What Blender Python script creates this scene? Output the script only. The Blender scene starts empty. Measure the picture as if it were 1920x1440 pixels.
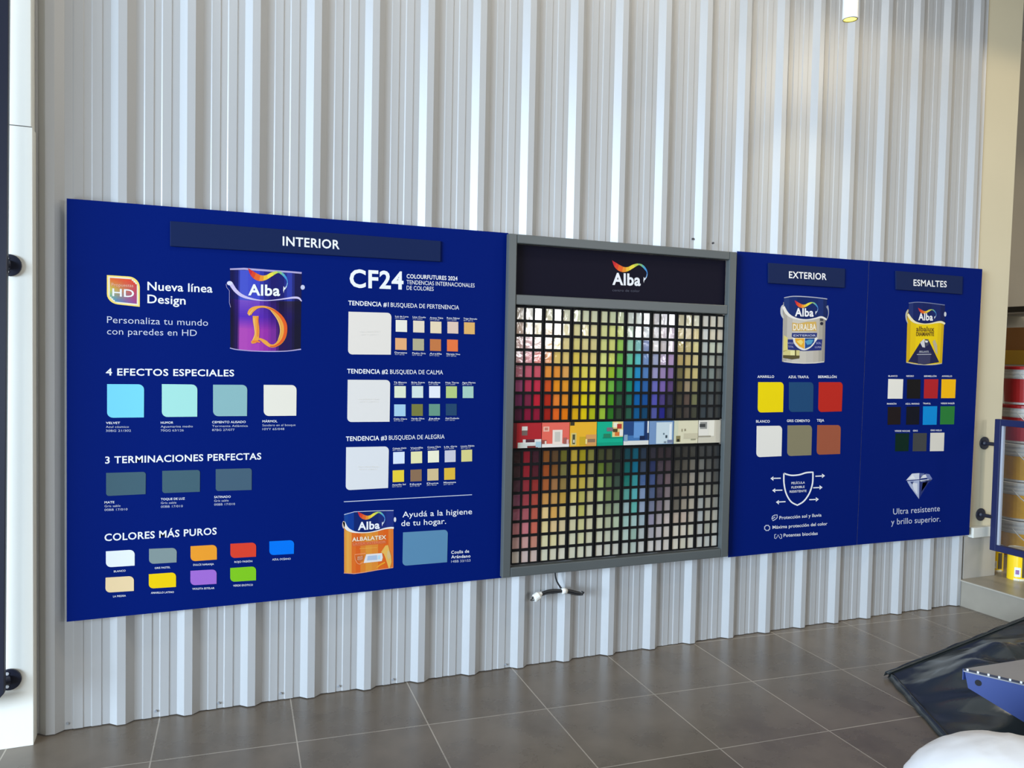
import bpy, math, random
from mathutils import Vector, Matrix, noise
random.seed(7)
SC = bpy.context.scene
COL = SC.collection
# ------------------------------------------------------------------ camera
FPX, YAW, PIT, ROL = 1505.45, .3932, -.0367, .0201
CAM = Vector((.1943, -3.599, 1.5431))
_f = Vector((math.sin(YAW)*math.cos(PIT), math.cos(YAW)*math.cos(PIT), math.sin(PIT)))
_r0 = Vector((math.cos(YAW), -math.sin(YAW), 0)); _u0 = _r0.cross(_f)
_r = math.cos(ROL)*_r0 + math.sin(ROL)*_u0
_u = -math.sin(ROL)*_r0 + math.cos(ROL)*_u0
cd = bpy.data.cameras.new('camera'); cam = bpy.data.objects.new('camera', cd); COL.objects.link(cam)
cd.sensor_width = 36; cd.sensor_fit = 'HORIZONTAL'; cd.lens = FPX/1920*36; cd.clip_start = .05
m = Matrix.Identity(4)
for i in range(3):
    m[i][0] = _r[i]; m[i][1] = _u[i]; m[i][2] = -_f[i]; m[i][3] = CAM[i]
cam.matrix_world = m
SC.camera = cam
# ------------------------------------------------------------------ colour management
vs = SC.view_settings
SC.display_settings.display_device = 'sRGB'
vs.view_transform = 'Standard'; vs.look = 'None'; vs.gamma = 1; vs.use_curve_mapping = False
vs.exposure = 0.0
# ------------------------------------------------------------------ world and big lights
w = bpy.data.worlds.new('world'); SC.world = w; w.use_nodes = True
bg = w.node_tree.nodes['Background']
bg.inputs[0].default_value = (.78, .87, 1.0, 1); bg.inputs[1].default_value = .06
def area(name, loc, target, sx, sy, power, color):
    l = bpy.data.lights.new(name, 'AREA'); l.shape = 'RECTANGLE'; l.size = sx; l.size_y = sy
    l.energy = power; l.color = color
    o = bpy.data.objects.new(name, l); COL.objects.link(o); o.location = loc
    d = Vector(target)-Vector(loc)
    o.rotation_euler = d.to_track_quat('-Z', 'Y').to_euler()
    return o
area('daylight_from_street', (-22, -11, 4.4), (2.4, 0, 1.4), 10, 8.5, 10300, (.61, .79, 1.0))
area('daylight_from_left_door', (-2.3, -2.9, 1.2), (.1, -.4, .6), 1.4, 2.0, 84, (.80, .90, 1.0))
area('daylight_from_front_window', (5.25, -7.8, 2.42), (1.78, 0, 1.85), .65, 1.35, 105, (.95, .97, 1.0))
area('daylight_from_side_window', (7.6, -7.8, 2.30), (2.5, 0, 1.85), .42, .95, 44, (.95, .97, 1.0))
area('ceiling_light_panel', (1.9, -1.15, 4.12), (1.9, -.85, 0), 4.6, .3, 38, (1.0, .92, .78))
area('ceiling_light_over_step', (5.3, -2.2, 4.12), (4.9, -.9, 0), .5, .12, 27, (1.0, .84, .58))

# ------------------------------------------------------------------ helpers
def ray(px, py): return _f + _r*((px-960)/FPX) + _u*((720-py)/FPX)
def onY(px, py, Y):
    d = ray(px, py); return CAM + d*((Y-CAM.y)/d.y)
def onZ(px, py, Z):
    d = ray(px, py); return CAM + d*((Z-CAM.z)/d.z)
def lin(c):
    c /= 255
    return c/12.92 if c <= .04045 else ((c+.055)/1.055)**2.4
def S(r, g, b, k=.88):
    return tuple(min(.93, lin(v)*k*t) for v, t in zip((r, g, b), (1.0, .955, .90)))   # true ink, seen under cool daylight
MATS = {}
def mat(name, col, rough=.5, metal=0, spec=.5, coat=0, emit=None, bump=0, bscale=40, var=0, vscale=6, coat_rough=.05):
    if name in MATS: return MATS[name]
    M = bpy.data.materials.new(name); M.use_nodes = True
    n = M.node_tree.nodes; l = M.node_tree.links; b = n['Principled BSDF']
    b.inputs['Base Color'].default_value = (*col, 1)
    b.inputs['Roughness'].default_value = rough; b.inputs['Metallic'].default_value = metal
    b.inputs['Specular IOR Level'].default_value = spec
    b.inputs['Coat Weight'].default_value = coat; b.inputs['Coat Roughness'].default_value = coat_rough
    if emit:
        b.inputs['Emission Color'].default_value = (*emit[0], 1); b.inputs['Emission Strength'].default_value = emit[1]
    if bump or var:
        tc = n.new('ShaderNodeTexCoord')
    if bump:
        t = n.new('ShaderNodeTexNoise'); t.inputs['Scale'].default_value = bscale; t.inputs['Detail'].default_value = 3
        bp = n.new('ShaderNodeBump'); bp.inputs['Strength'].default_value = bump; bp.inputs['Distance'].default_value = .01
        l.new(tc.outputs['Object'], t.inputs['Vector']); l.new(t.outputs['Fac'], bp.inputs['Height'])
        l.new(bp.outputs['Normal'], b.inputs['Normal']); l.new(bp.outputs['Normal'], b.inputs['Coat Normal'])
    if var:
        t2 = n.new('ShaderNodeTexNoise'); t2.inputs['Scale'].default_value = vscale; t2.inputs['Detail'].default_value = 5
        mx = n.new('ShaderNodeMix'); mx.data_type = 'RGBA'
        mx.inputs['A'].default_value = (*[c*(1-var) for c in col], 1); mx.inputs['B'].default_value = (*[min(1, c*(1+var)) for c in col], 1)
        l.new(tc.outputs['Object'], t2.inputs['Vector']); l.new(t2.outputs['Fac'], mx.inputs['Factor']); l.new(mx.outputs['Result'], b.inputs['Base Color'])
    MATS[name] = M
    return M
def cmat(r, g, b, rough=.55, spec=.12):
    return mat('print_%d_%d_%d' % (r, g, b), S(r, g, b), rough, spec=spec)
ORG = {}
def link(name, me, origin, parent=None):
    o = bpy.data.objects.new(name, me); COL.objects.link(o)
    po = ORG[parent.name] if parent else Vector((0, 0, 0))
    if parent: o.parent = parent
    o.location = Vector(origin)-po
    ORG[o.name] = Vector(origin)
    return o
def build(name, verts, faces, mats, idx=None, parent=None, smooth=False, bottom=False, origin=None):
    """one mesh object from world coordinates"""
    if not isinstance(mats, (list, tuple)): mats = [mats]
    if origin is None:
        lo = [min(v[i] for v in verts) for i in range(3)]; hi = [max(v[i] for v in verts) for i in range(3)]
        origin = Vector([(lo[i]+hi[i])/2 for i in range(3)])
        if bottom: origin.z = lo[2]
    origin = Vector(origin)
    me = bpy.data.meshes.new(name)
    me.from_pydata([tuple(Vector(v)-origin) for v in verts], [], faces)
    for k in mats: me.materials.append(k)
    if idx: me.polygons.foreach_set('material_index', idx)
    if smooth: me.polygons.foreach_set('use_smooth', [True]*len(me.polygons))
    me.update()
    return link(name, me, origin, parent)
def tag(o, label=None, cat=None, group=None, kind=None):
    if label: o['label'] = label
    if cat: o['category'] = cat
    if group: o['group'] = group
    if kind: o['kind'] = kind
    return o
def empty(name, loc, label, cat, group=None):
    o = link(name, None, loc); o.empty_display_size = .1
    return tag(o, label, cat, group)
class MB:
    def __init__(s): s.v = []; s.f = []; s.i = []; s.m = []
    def mi(s, M):
        if M not in s.m: s.m.append(M)
        return s.m.index(M)
    def add(s, vs_, fs, M):
        o = len(s.v); k = s.mi(M); s.v += [tuple(x) for x in vs_]
        for f in fs: s.f.append([o+a for a in f]); s.i.append(k)
    def box(s, a, b, M):
        x0, y0, z0 = a; x1, y1, z1 = b
        s.add([(x0,y0,z0),(x1,y0,z0),(x1,y1,z0),(x0,y1,z0),(x0,y0,z1),(x1,y0,z1),(x1,y1,z1),(x0,y1,z1)],
              [(0,3,2,1),(4,5,6,7),(0,1,5,4),(1,2,6,5),(2,3,7,6),(3,0,4,7)], M)
    def prism(s, pts, depth, M):
        """front polygon pts (towards -y), extruded by depth along +y"""
        n = len(pts); p = [Vector(q) for q in pts]; q = [a+Vector((0, depth, 0)) for a in p]
        s.add(p+q, [tuple(range(n)), tuple(range(2*n-1, n-1, -1))]+[(i, n+i, n+(i+1) % n, (i+1) % n) for i in range(n)], M)
    def poly(s, pts, M): s.add(pts, [tuple(range(len(pts)))], M)
    def tube(s, path, r, M, seg=10, cap=True):
        path = [Vector(p) for p in path]; n = len(path); rs = r if isinstance(r, (list, tuple)) else [r]*n
        vs_ = []; up = None
        for i, p in enumerate(path):
            t = (path[min(i+1, n-1)]-path[max(i-1, 0)]).normalized()
            if up is None:
                up = t.orthogonal().normalized()
            a = (up-t*up.dot(t)).normalized(); up = a; b = t.cross(a)
            for k in range(seg):
                an = 2*math.pi*k/seg; vs_.append(p+(a*math.cos(an)+b*math.sin(an))*rs[i])
        fs = [(i*seg+k, i*seg+(k+1) % seg, (i+1)*seg+(k+1) % seg, (i+1)*seg+k) for i in range(n-1) for k in range(seg)]
        if cap: fs += [tuple(range(seg-1, -1, -1)), tuple((n-1)*seg+k for k in range(seg))]
        s.add(vs_, fs, M)
    def lathe(s, prof, c, M, seg=40):
        """profile [(r, z)] about the vertical axis at c; M one material or one per span"""
        n = len(prof); vs_ = [(c[0]+r*math.cos(2*math.pi*k/seg), c[1]+r*math.sin(2*math.pi*k/seg), c[2]+z) for r, z in prof for k in range(seg)]
        o = len(s.v); s.v += vs_
        for i in range(n-1):
            k_ = s.mi(M[i] if isinstance(M, list) else M)
            for k in range(seg):
                s.f.append([o+i*seg+k, o+i*seg+(k+1) % seg, o+(i+1)*seg+(k+1) % seg, o+(i+1)*seg+k]); s.i.append(k_)
    def build(s, name, parent=None, smooth=False, bottom=False, bevel=0, origin=None):
        o = build(name, s.v, s.f, s.m, s.i, parent, smooth, bottom, origin)
        if bevel:
            b = o.modifiers.new('b', 'BEVEL'); b.width = bevel; b.segments = 2; b.limit_method = 'ANGLE'
        return o

# flat print on the boards: pixels of the photograph carried onto the board plane
YB = -.05                                         # front of the boards
def P(px, py, off=0.0): 
    p = onY(px, py, YB); p.y -= off; return p
def quadpx(tl, tr, br, bl):
    def q(u, v):                                  # u right 0..1, v down 0..1
        a = (tl[0]+(tr[0]-tl[0])*u, tl[1]+(tr[1]-tl[1])*u); b = (bl[0]+(br[0]-bl[0])*u, bl[1]+(br[1]-bl[1])*u)
        return (a[0]+(b[0]-a[0])*v, a[1]+(b[1]-a[1])*v)
    return q
def strip(pts_w):
    """px polyline with widths -> outline quads; pts_w [(x, y, w)]"""
    out = []
    n = len(pts_w)
    for i, (x, y, wd) in enumerate(pts_w):
        a = pts_w[max(i-1, 0)]; b = pts_w[min(i+1, n-1)]
        dx, dy = b[0]-a[0], b[1]-a[1]; L = math.hypot(dx, dy) or 1
        out.append(((x-dy/L*wd/2, y+dx/L*wd/2), (x+dy/L*wd/2, y-dx/L*wd/2)))
    return out
def smoothline(pts, k=6):
    """Catmull-Rom through points of any length tuples"""
    res = []; n = len(pts)
    for i in range(n-1):
        p0, p1, p2, p3 = pts[max(i-1, 0)], pts[i], pts[i+1], pts[min(i+2, n-1)]
        for j in range(k):
            t = j/k
            res.append(tuple(.5*((2*b)+(-a+c)*t+(2*a-5*b+4*c-d)*t*t+(-a+3*b-3*c+d)*t**3) for a, b, c, d in zip(p0, p1, p2, p3)))
    res.append(tuple(pts[-1])); return res
class Pic(MB):
    """printed picture; layers sit a fraction of a millimetre apart"""
    def pg(s, pts, M, lay=1, Yo=0):
        s.poly([P(x, y, Yo+.0003*lay) for x, y in pts], M)
    def band(s, pts_w, M, lay=1, Yo=0):
        e = strip(pts_w)
        for i in range(len(e)-1):
            mm = M[min(len(M)-1, int(i/(len(e)-1)*len(M)))] if isinstance(M, list) else M
            s.pg([e[i][0], e[i+1][0], e[i+1][1], e[i][1]], mm, lay, Yo)
    def ell(s, cx, cy, rx, ry, M, lay=1, Yo=0, n=18):
        s.pg([(cx+rx*math.cos(2*math.pi*k/n), cy+ry*math.sin(2*math.pi*k/n)) for k in range(n)], M, lay, Yo)

TEXTS = []
WHITE = mat('white_ink', S(240, 243, 250, .9), .5, spec=.3)
def T(parent, lines, bold=0.0, M=None, Yo=0.0, lay=2, plane=None, name='lettering'):
    """lines [(string, xl, yl, xr, yr, cap)] in photograph pixels (baseline ends, cap height)"""
    TEXTS.append((parent, lines, bold, M or WHITE, Yo+.0003*lay, name))
def flush_text():
    objs = []
    for parent, lines, bold, M, off, name in TEXTS:
        row = []
        for ln in lines:
            cu = bpy.data.curves.new('t', 'FONT'); cu.body = ln[0]; cu.offset = bold; cu.resolution_u = 3; cu.space_character = 1.07 if bold > .015 else 1.02
            o = bpy.data.objects.new('t', cu); COL.objects.link(o); row.append(o)
        objs.append(row)
    bpy.context.view_layer.update(); dg = bpy.context.evaluated_depsgraph_get()
    data = []
    for row, (parent, lines, bold, M, off, name) in zip(objs, TEXTS):
        V = []; F = []
        for o, (s_, xl, yl, xr, yr, cap) in zip(row, lines):
            ev = o.evaluated_get(dg); me = ev.to_mesh()
            vs_ = [v.co.copy() for v in me.vertices]; fs = [list(p.vertices) for p in me.polygons]
            ev.to_mesh_clear()
            if not vs_: continue
            x0 = min(v.x for v in vs_); x1 = max(v.x for v in vs_)
            A = P(xl, yl, off); B = P(xr, yr, off); Cc = P(xl, yl-cap, off)
            k = len(V)
            V += [tuple(A+(B-A)*((v.x-x0)/(x1-x0))+(Cc-A)*(v.y/.682)) for v in vs_]
            F += [[k+a for a in f] for f in fs]
        data.append((name, V, F, M, parent))
    for row in objs:
        for o in row:
            c = o.data; bpy.data.objects.remove(o); bpy.data.curves.remove(c)
    for name, V, F, M, parent in data:
        if V: build(name, V, F, M, parent=parent)

# ------------------------------------------------------------------ setting
PITCH = .2525
steel = mat('pale_grey_coated_sheet', (.43, .43, .425), .33, spec=.55, var=.03, vscale=2)
prof = [(.115, 0), (.228, 0), (.247, -.003), (.372, -.003), (.385, 0), (.484, 0), (.503, -.003), (.633, -.003), (.648, 0), (.757, 0), (.868, -.028), (.992, -.028)]
xy = []
for k in range(-3, 20):
    for a, y in prof: xy.append(((k+a)*PITCH, y))
xy = [p for p in xy if -.52 < p[0] < 4.853]
xy.append((4.853, -.012))
V = []; 
ZT = 4.2
for x, y in xy: V += [(x, y, 0.004), (x, y, ZT)]
F = [(2*i, 2*i+2, 2*i+3, 2*i+1) for i in range(len(xy)-1)]
wall = build('wall_back', V, F, steel, origin=(2.2, 0, 0)); tag(wall, 'pale grey ribbed sheet metal wall behind the boards', kind='structure')
screw_m = mat('dark_screw', (.03, .03, .035), .4)
screw_g = mat('grey_screw', (.30, .32, .35), .4)
for px, py in [(126.7, 1356), (292, 1333), (409.5, 1318), (526, 1300), (635, 1286.5), (736.7, 1274), (948, 1246), (1299, 448), (1331, 457)]:
    q = MB(); c = onY(px, py, -.002); dark = py < 600
    c.y = -.0315 if dark and px > 1320 else -.004
    q.tube([c+Vector((0, .006, 0)), c+Vector((0, -.003, 0))], .0055 if dark else .005, screw_m if dark else screw_g, 8)
    q.build('screw', wall)

# floor: square tiles, the object is turned with the tile grid so Object coordinates follow it
TH = -.0624; TS = .5285
def floor_mat():
    M = bpy.data.materials.new('grey_brown_tiles'); M.use_nodes = True
    n = M.node_tree.nodes; l = M.node_tree.links; b = n['Principled BSDF']
    tc = n.new('ShaderNodeTexCoord'); mp = n.new('ShaderNodeMapping'); mp.inputs['Scale'].default_value = (1/TS, 1/TS, 1)
    l.new(tc.outputs['Object'], mp.inputs['Vector'])
    br = n.new('ShaderNodeTexBrick'); br.offset = 0; br.squash = 1
    for k, v in (('Scale', 1), ('Mortar Size', .0052), ('Mortar Smooth', .15), ('Brick Width', 1), ('Row Height', 1), ('Bias', 0)): br.inputs[k].default_value = v
    br.inputs['Color1'].default_value = (.150, .122, .094, 1); br.inputs['Color2'].default_value = (.186, .153, .119, 1); br.inputs['Mortar'].default_value = (.40, .35, .29, 1)
    l.new(mp.outputs['Vector'], br.inputs['Vector'])
    nz = n.new('ShaderNodeTexNoise'); nz.inputs['Scale'].default_value = 3.2; nz.inputs['Detail'].default_value = 8; nz.inputs['Roughness'].default_value = .62
    l.new(tc.outputs['Object'], nz.inputs['Vector'])
    rmp = n.new('ShaderNodeMapRange'); rmp.inputs['From Min'].default_value = .3; rmp.inputs['From Max'].default_value = .7; rmp.inputs['To Min'].default_value = .74; rmp.inputs['To Max'].default_value = 1.2
    l.new(nz.outputs['Fac'], rmp.inputs['Value'])
    mx = n.new('ShaderNodeMix'); mx.data_type = 'RGBA'; mx.blend_type = 'MULTIPLY'; mx.inputs['Factor'].default_value = 1
    l.new(br.outputs['Color'], mx.inputs['A']); l.new(rmp.outputs['Result'], mx.inputs['B'])
    # a few pale specks of paint
    vo = n.new('ShaderNodeTexVoronoi'); vo.inputs['Scale'].default_value = 2.6; l.new(tc.outputs['Object'], vo.inputs['Vector'])
    lt = n.new('ShaderNodeMath'); lt.operation = 'LESS_THAN'; lt.inputs[1].default_value = .02; l.new(vo.outputs['Distance'], lt.inputs[0])
    m2 = n.new('ShaderNodeMix'); m2.data_type = 'RGBA'; m2.inputs['B'].default_value = (.5, .47, .43, 1)
    l.new(lt.outputs['Value'], m2.inputs['Factor']); l.new(mx.outputs['Result'], m2.inputs['A']); l.new(m2.outputs['Result'], b.inputs['Base Color'])
    r2 = n.new('ShaderNodeMapRange'); r2.inputs['To Min'].default_value = .20; r2.inputs['To Max'].default_value = .36; l.new(nz.outputs['Fac'], r2.inputs['Value']); l.new(r2.outputs['Result'], b.inputs['Roughness'])
    bp = n.new('ShaderNodeBump'); bp.inputs['Strength'].default_value = .25; bp.inputs['Distance'].default_value = .002; bp.invert = True
    l.new(br.outputs['Fac'], bp.inputs['Height']); l.new(bp.outputs['Normal'], b.inputs['Normal'])
    return M
me = bpy.data.meshes.new('floor')
me.from_pydata([(-4.5, -8.2, 0), (9, -8.2, 0), (9, 1.4, 0), (-4.5, 1.4, 0)], [], [(0, 1, 2, 3)])
me.materials.append(floor_mat())
fl = bpy.data.objects.new('floor', me); COL.objects.link(fl); fl.location = (.102, -.3799, 0); fl.rotation_euler.z = TH
tag(fl, 'grey brown square tiled floor', kind='structure')
plaster = mat('warm_plaster', (.60, .525, .36), .7, var=.04, vscale=3)
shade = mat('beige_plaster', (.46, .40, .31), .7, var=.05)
ceil_m = mat('white_ceiling', (.5, .5, .48), .8)
q = MB(); q.box((-4.2, -8, ZT), (8.1, 1.2, ZT+.08), ceil_m); tag(q.build('ceiling'), 'white ceiling', kind='structure')
q = MB(); q.box((8.0, -8, 0), (8.1, 1.2, ZT), shade); tag(q.build('wall_right'), 'beige right wall', kind='structure')
q = MB(); q.box((5.0, 1.0, 0), (8.0, 1.1, ZT), shade); tag(q.build('wall_rear'), 'beige wall behind the paint pails', kind='structure')
q = MB(); q.box((3.2, -1.5, 3.92), (8, -1.38, ZT), shade); tag(q.build('trim_4'), 'beige ceiling beam near the ribbed wall', kind='structure')
# raised tiled platform beside the wall
HS = .167
stone = mat('grey_step_tile', (.30, .265, .21), .35, var=.15, vscale=7)
stone_e = mat('pale_step_edge', (.42, .38, .31), .4)
q = MB(); q.box((4.80, -4.2, 0), (8.0, 1.0, HS-.006), stone); q.box((4.792, -4.2, HS-.006), (8.0, 1.0, HS), stone_e)
q.box((4.80, -4.2, HS), (8.0, 1.0, HS+.001), stone)
tag(q.build('trim_1'), 'raised grey tiled step beside the ribbed wall', kind='structure')
# right column: beige plaster over a tiled plinth
q = MB()
V = [(4.855, -.004, HS), (5.125, -.004, HS), (5.185, -.004, ZT), (4.855, -.004, ZT)]
q.prism(V, .22, plaster)
col_r = q.build('trim_2'); tag(col_r, 'beige plastered column at the end of the ribbed wall', kind='structure')
q = MB(); q.box((4.825, -.018, HS), (5.118, .2, .44), mat('plinth_tile', (.40, .37, .32), .4, var=.1)); q.build('plinth', col_r, bevel=.003)
q = MB(); q.box((4.86, -.05, .435), (5.06, -.004, .50), mat('white_block', (.68, .66, .58), .5)); q.build('ledge', col_r, bevel=.004)
# left white column with a joint
white_col = mat('white_painted_post', (.88, .87, .79), .45, var=.04, vscale=2.5)
XL0, XL1 = -.56, -.319
zj = onY(30, 235, -.09).z
q = MB(); q.box((XL0, -.09, 0), (XL1, -.004, zj-.0015), white_col); q.box((XL0+.002, -.088, zj-.0015), (XL1-.002, -.004, zj+.001), screw_m)
q.box((XL0, -.091, zj+.001), (XL1-.004, -.004, ZT), white_col)
col_l = q.build('trim_3', bevel=.006); tag(col_l, 'white painted post at the left end of the ribbed wall', kind='structure')

# ------------------------------------------------------------------ boards
BLUE = mat('royal_blue_board', S(0, 26, 110, .92), .6, spec=.05)
EDGE = mat('board_edge', (.45, .48, .55), .5)
NAVY = mat('navy_plaque', S(17, 34, 78, .95), .6, spec=.12)
def board(corners, label):
    """corners px tl, tr, br, bl"""
    p = [P(*c) for c in corners]
    cx = sum(a.x for a in p)/4; zb = min(a.z for a in p)
    root = empty('display_board', (cx, YB, zb), label, 'display board', 'blue paint display boards')
    q = MB(); q.prism(p, .003, BLUE)
    pan = q.build('panel', root)
    q = MB()
    for i in range(4):                            # folded edge behind the face
        a, b = p[i], p[(i+1) % 4]; c = sum(p, Vector())/4
        n_ = lambda v: v+(c-v).normalized()*.014
        o = Vector((0, .003, 0)); o2 = Vector((0, .022, 0))
        q.add([a+o, b+o, n_(b)+o, n_(a)+o, a+o2, b+o2, n_(b)+o2, n_(a)+o2], [(0, 1, 2, 3), (7, 6, 5, 4), (0, 4, 5, 1), (2, 6, 7, 3), (1, 5, 6, 2), (3, 7, 4, 0)], EDGE)
    q.build('backing_frame', root)
    return root
def swatch(parent, tl, tr, br, bl, rgb, label=None, rnd=.16, asp=None, k=.9, name='colour_swatch'):
    """glued colour sample: square top left and bottom right, round top right and bottom left"""
    A, B, C_, D = [P(*c, .0) for c in (tl, tr, br, bl)]
    wd = (B-A).length; ht = (D-A).length; r = min(wd, ht)*rnd
    pts = [A]
    ux = (B-A)/wd; uz = (C_-B)/(C_-B).length; ux2 = (C_-D)/(C_-D).length; uz2 = (D-A)/ht
    if rnd > 0:
        for k_ in range(6):
            a = math.pi/2*k_/5; pts.append(B-ux*r*(1-math.sin(a))+uz*r*(1-math.cos(a)))
        pts.append(C_)
        for k_ in range(6):
            a = math.pi/2*k_/5; pts.append(D+ux2*r*(1-math.sin(a))-uz2*r*(1-math.cos(a)))
    else: pts += [B, C_, D]
    pts = [p+Vector((0, -.0012, 0)) for p in pts]
    q = MB(); q.prism(pts, .0012, mat('swatch_%d_%d_%d' % rgb, S(*rgb, k), .6, spec=.08))
    o = q.build(name, parent)
    if label: o['label'] = label
    return o
def plaque(parent, tl, tr, br, bl, r=0.0):
    p = [P(*c, .009) for c in (tl, tr, br, bl)]
    q = MB(); q.prism(p, .009, NAVY); o = q.build('header_plaque', parent, bevel=.002)
    return o
RIB = [(205, 45, 55), (222, 70, 45), (232, 105, 45), (238, 150, 50), (240, 195, 60), (238, 222, 75), (200, 215, 85), (140, 195, 130), (95, 175, 185), (70, 150, 215), (70, 135, 210), (120, 170, 225), (200, 215, 240)]
def alba_ribbon(pic, x0, y0, x1, y1, lay=4, Yo=0, dim=1.0):
    """rainbow flourish above the word; (x0,y0)-(x1,y1) baseline of the word in px"""
    W = 210.0
    top = [(868, 238), (900, 256), (928, 272), (958, 284), (988, 282), (1020, 265), (1058, 254), (1092, 260), (1116, 282), (1131, 313), (1129, 345), (1114, 374)]
    bot = [(870, 244), (886, 285), (915, 312), (952, 322), (990, 312), (1028, 288), (1066, 266), (1090, 278), (1108, 295), (1124, 318), (1122, 345), (1107, 370)]
    t = smoothline(top, 4); b = smoothline(bot, 4)
    def mp(p):
        u = (p[0]-870)/W; v = (415-p[1])/W
        L = x1-x0
        return (x0+L*u, y0+(y1-y0)*u-L*v)
    n = len(t)-1
    for i in range(n):
        c = RIB[min(len(RIB)-1, int(i/n*len(RIB)))]
        M = cmat(*[int(v*dim) for v in c])
        pic.pg([mp(t[i]), mp(b[i]), mp(b[i+1]), mp(t[i+1])], M, lay, Yo)
    pic.pg([mp((1103, 352)), mp((1113, 366)), mp((1106, 384)), mp((1104, 398)), mp((1101, 380))], WHITE, lay+1, Yo)

# ---- interior board ------------------------------------------------
b1 = board([(125, 372), (953.5, 437), (945, 1083), (125, 1166)], 'widest royal blue display board, headed INTERIOR, from the white post to the colour card cabinet')
pq = plaque(b1, (319, 415), (825.5, 452.5), (825, 491), (319, 462))
pq['label'] = 'dark navy plaque reading INTERIOR'
T(pq, [('INTERIOR', 529.5, 460.5, 636, 467.5, 16.5)], .018, Yo=.009)
# HD badge
q = Pic(); hq = quadpx((200.4, 515.7), (262, 519.8), (262, 575.3), (200.4, 568.6))
def leaf(k0, k1, r=.33):
    pts = [hq(k0, k0)]
    for a in range(7):
        t = math.pi/2*a/6; pts.append(hq(k1-r+r*math.sin(t), k0+r-r*math.cos(t)))
    pts.append(hq(k1, k1))
    for a in range(7):
        t = math.pi/2*a/6; pts.append(hq(k0+r-r*math.sin(t), k1-r+r*math.cos(t)))
    return pts
q.pg(leaf(0, 1), cmat(250, 225, 120), 1)
q.pg(leaf(.045, .955), cmat(240, 235, 215), 2)
N = 16
tl_, tr_, br_, bl_ = (235, 105, 55), (228, 70, 50), (160, 70, 150), (60, 165, 205)
ml_ = (205, 205, 95)
for i in range(N):
    for j in range(N):
        u, v = (i+.5)/N, (j+.5)/N
        L_ = [tl_[k]+(ml_[k]-tl_[k])*min(1, v*2) if v < .5 else ml_[k]+(bl_[k]-ml_[k])*(v-.5)*2 for k in range(3)]
        R_ = [tr_[k]+(br_[k]-tr_[k])*v for k in range(3)]
        c = tuple(int((L_[k]+(R_[k]-L_[k])*u)//6*6) for k in range(3))
        a0, a1 = .09+.82*i/N, .09+.82*(i+1)/N; d0, d1 = .09+.82*j/N, .09+.82*(j+1)/N
        if (u > .66 and v < .34 and math.hypot(u-.66, v-.34) > .335) or (u < .34 and v > .66 and math.hypot(u-.34, v-.66) > .335): continue
        q.pg([hq(a0, d0), hq(a1, d0), hq(a1, d1), hq(a0, d1)], cmat(*c), 3)
bd = q.build('printed_badge', b1); bd['label'] = 'rainbow coloured HD badge'
T(bd, [('HD', 210.7, 555, 251.4, 557.5, 14)], .012, lay=5)
T(bd, [('Propuestas', 209, 536.5, 250, 538.5, 6)], .0, M=cmat(240, 190, 170), lay=5)
T(b1, [('Nueva línea', 276.5, 544, 398.4, 548.5, 15.5), ('Design', 276.5, 568, 348, 571, 15.5)], .012)
T(b1, [('Personaliza tu mundo', 200.7, 605.5, 390, 611, 12.5), ('con paredes en HD', 200.7, 627, 369, 630, 12)], -.004, M=mat('soft_white_ink', S(205, 212, 232), .5))
# printed can with the ribbon letter
q = Pic(); o8 = lambda x, y: (420+x/8, 490+y/8)
def pan8(pts): return [o8(*p) for p in pts]
body = [(92, 125, 95, 1300), (170, 128, 160, 1320), (240, 131, 225, 1335), (420, 138, 410, 1352), (600, 145, 590, 1356), (700, 150, 700, 1355), (830, 156, 820, 1348), (945, 162, 940, 1340), (1060, 168, 1055, 1330), (1165, 175, 1150, 1312)]
topc = [(22, 22, 75), (28, 30, 100), (72, 85, 200), (62, 72, 195), (40, 42, 135), (30, 28, 105), (28, 30, 110), (50, 62, 165), (25, 25, 75)]
midc = [(30, 20, 70), (50, 25, 110), (118, 78, 190), (115, 72, 185), (72, 40, 140), (45, 25, 95), (26, 20, 52), (48, 40, 72), (26, 22, 46)]
lowc = [(24, 18, 50), (40, 25, 90), (88, 50, 185), (92, 48, 185), (82, 38, 160), (60, 26, 130), (34, 18, 75), (36, 26, 95), (22, 20, 52)]
botc = [(26, 22, 50), (40, 24, 80), (175, 75, 180), (168, 66, 178), (150, 50, 165), (120, 45, 150), (40, 22, 80), (34, 26, 80), (24, 22, 46)]
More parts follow.
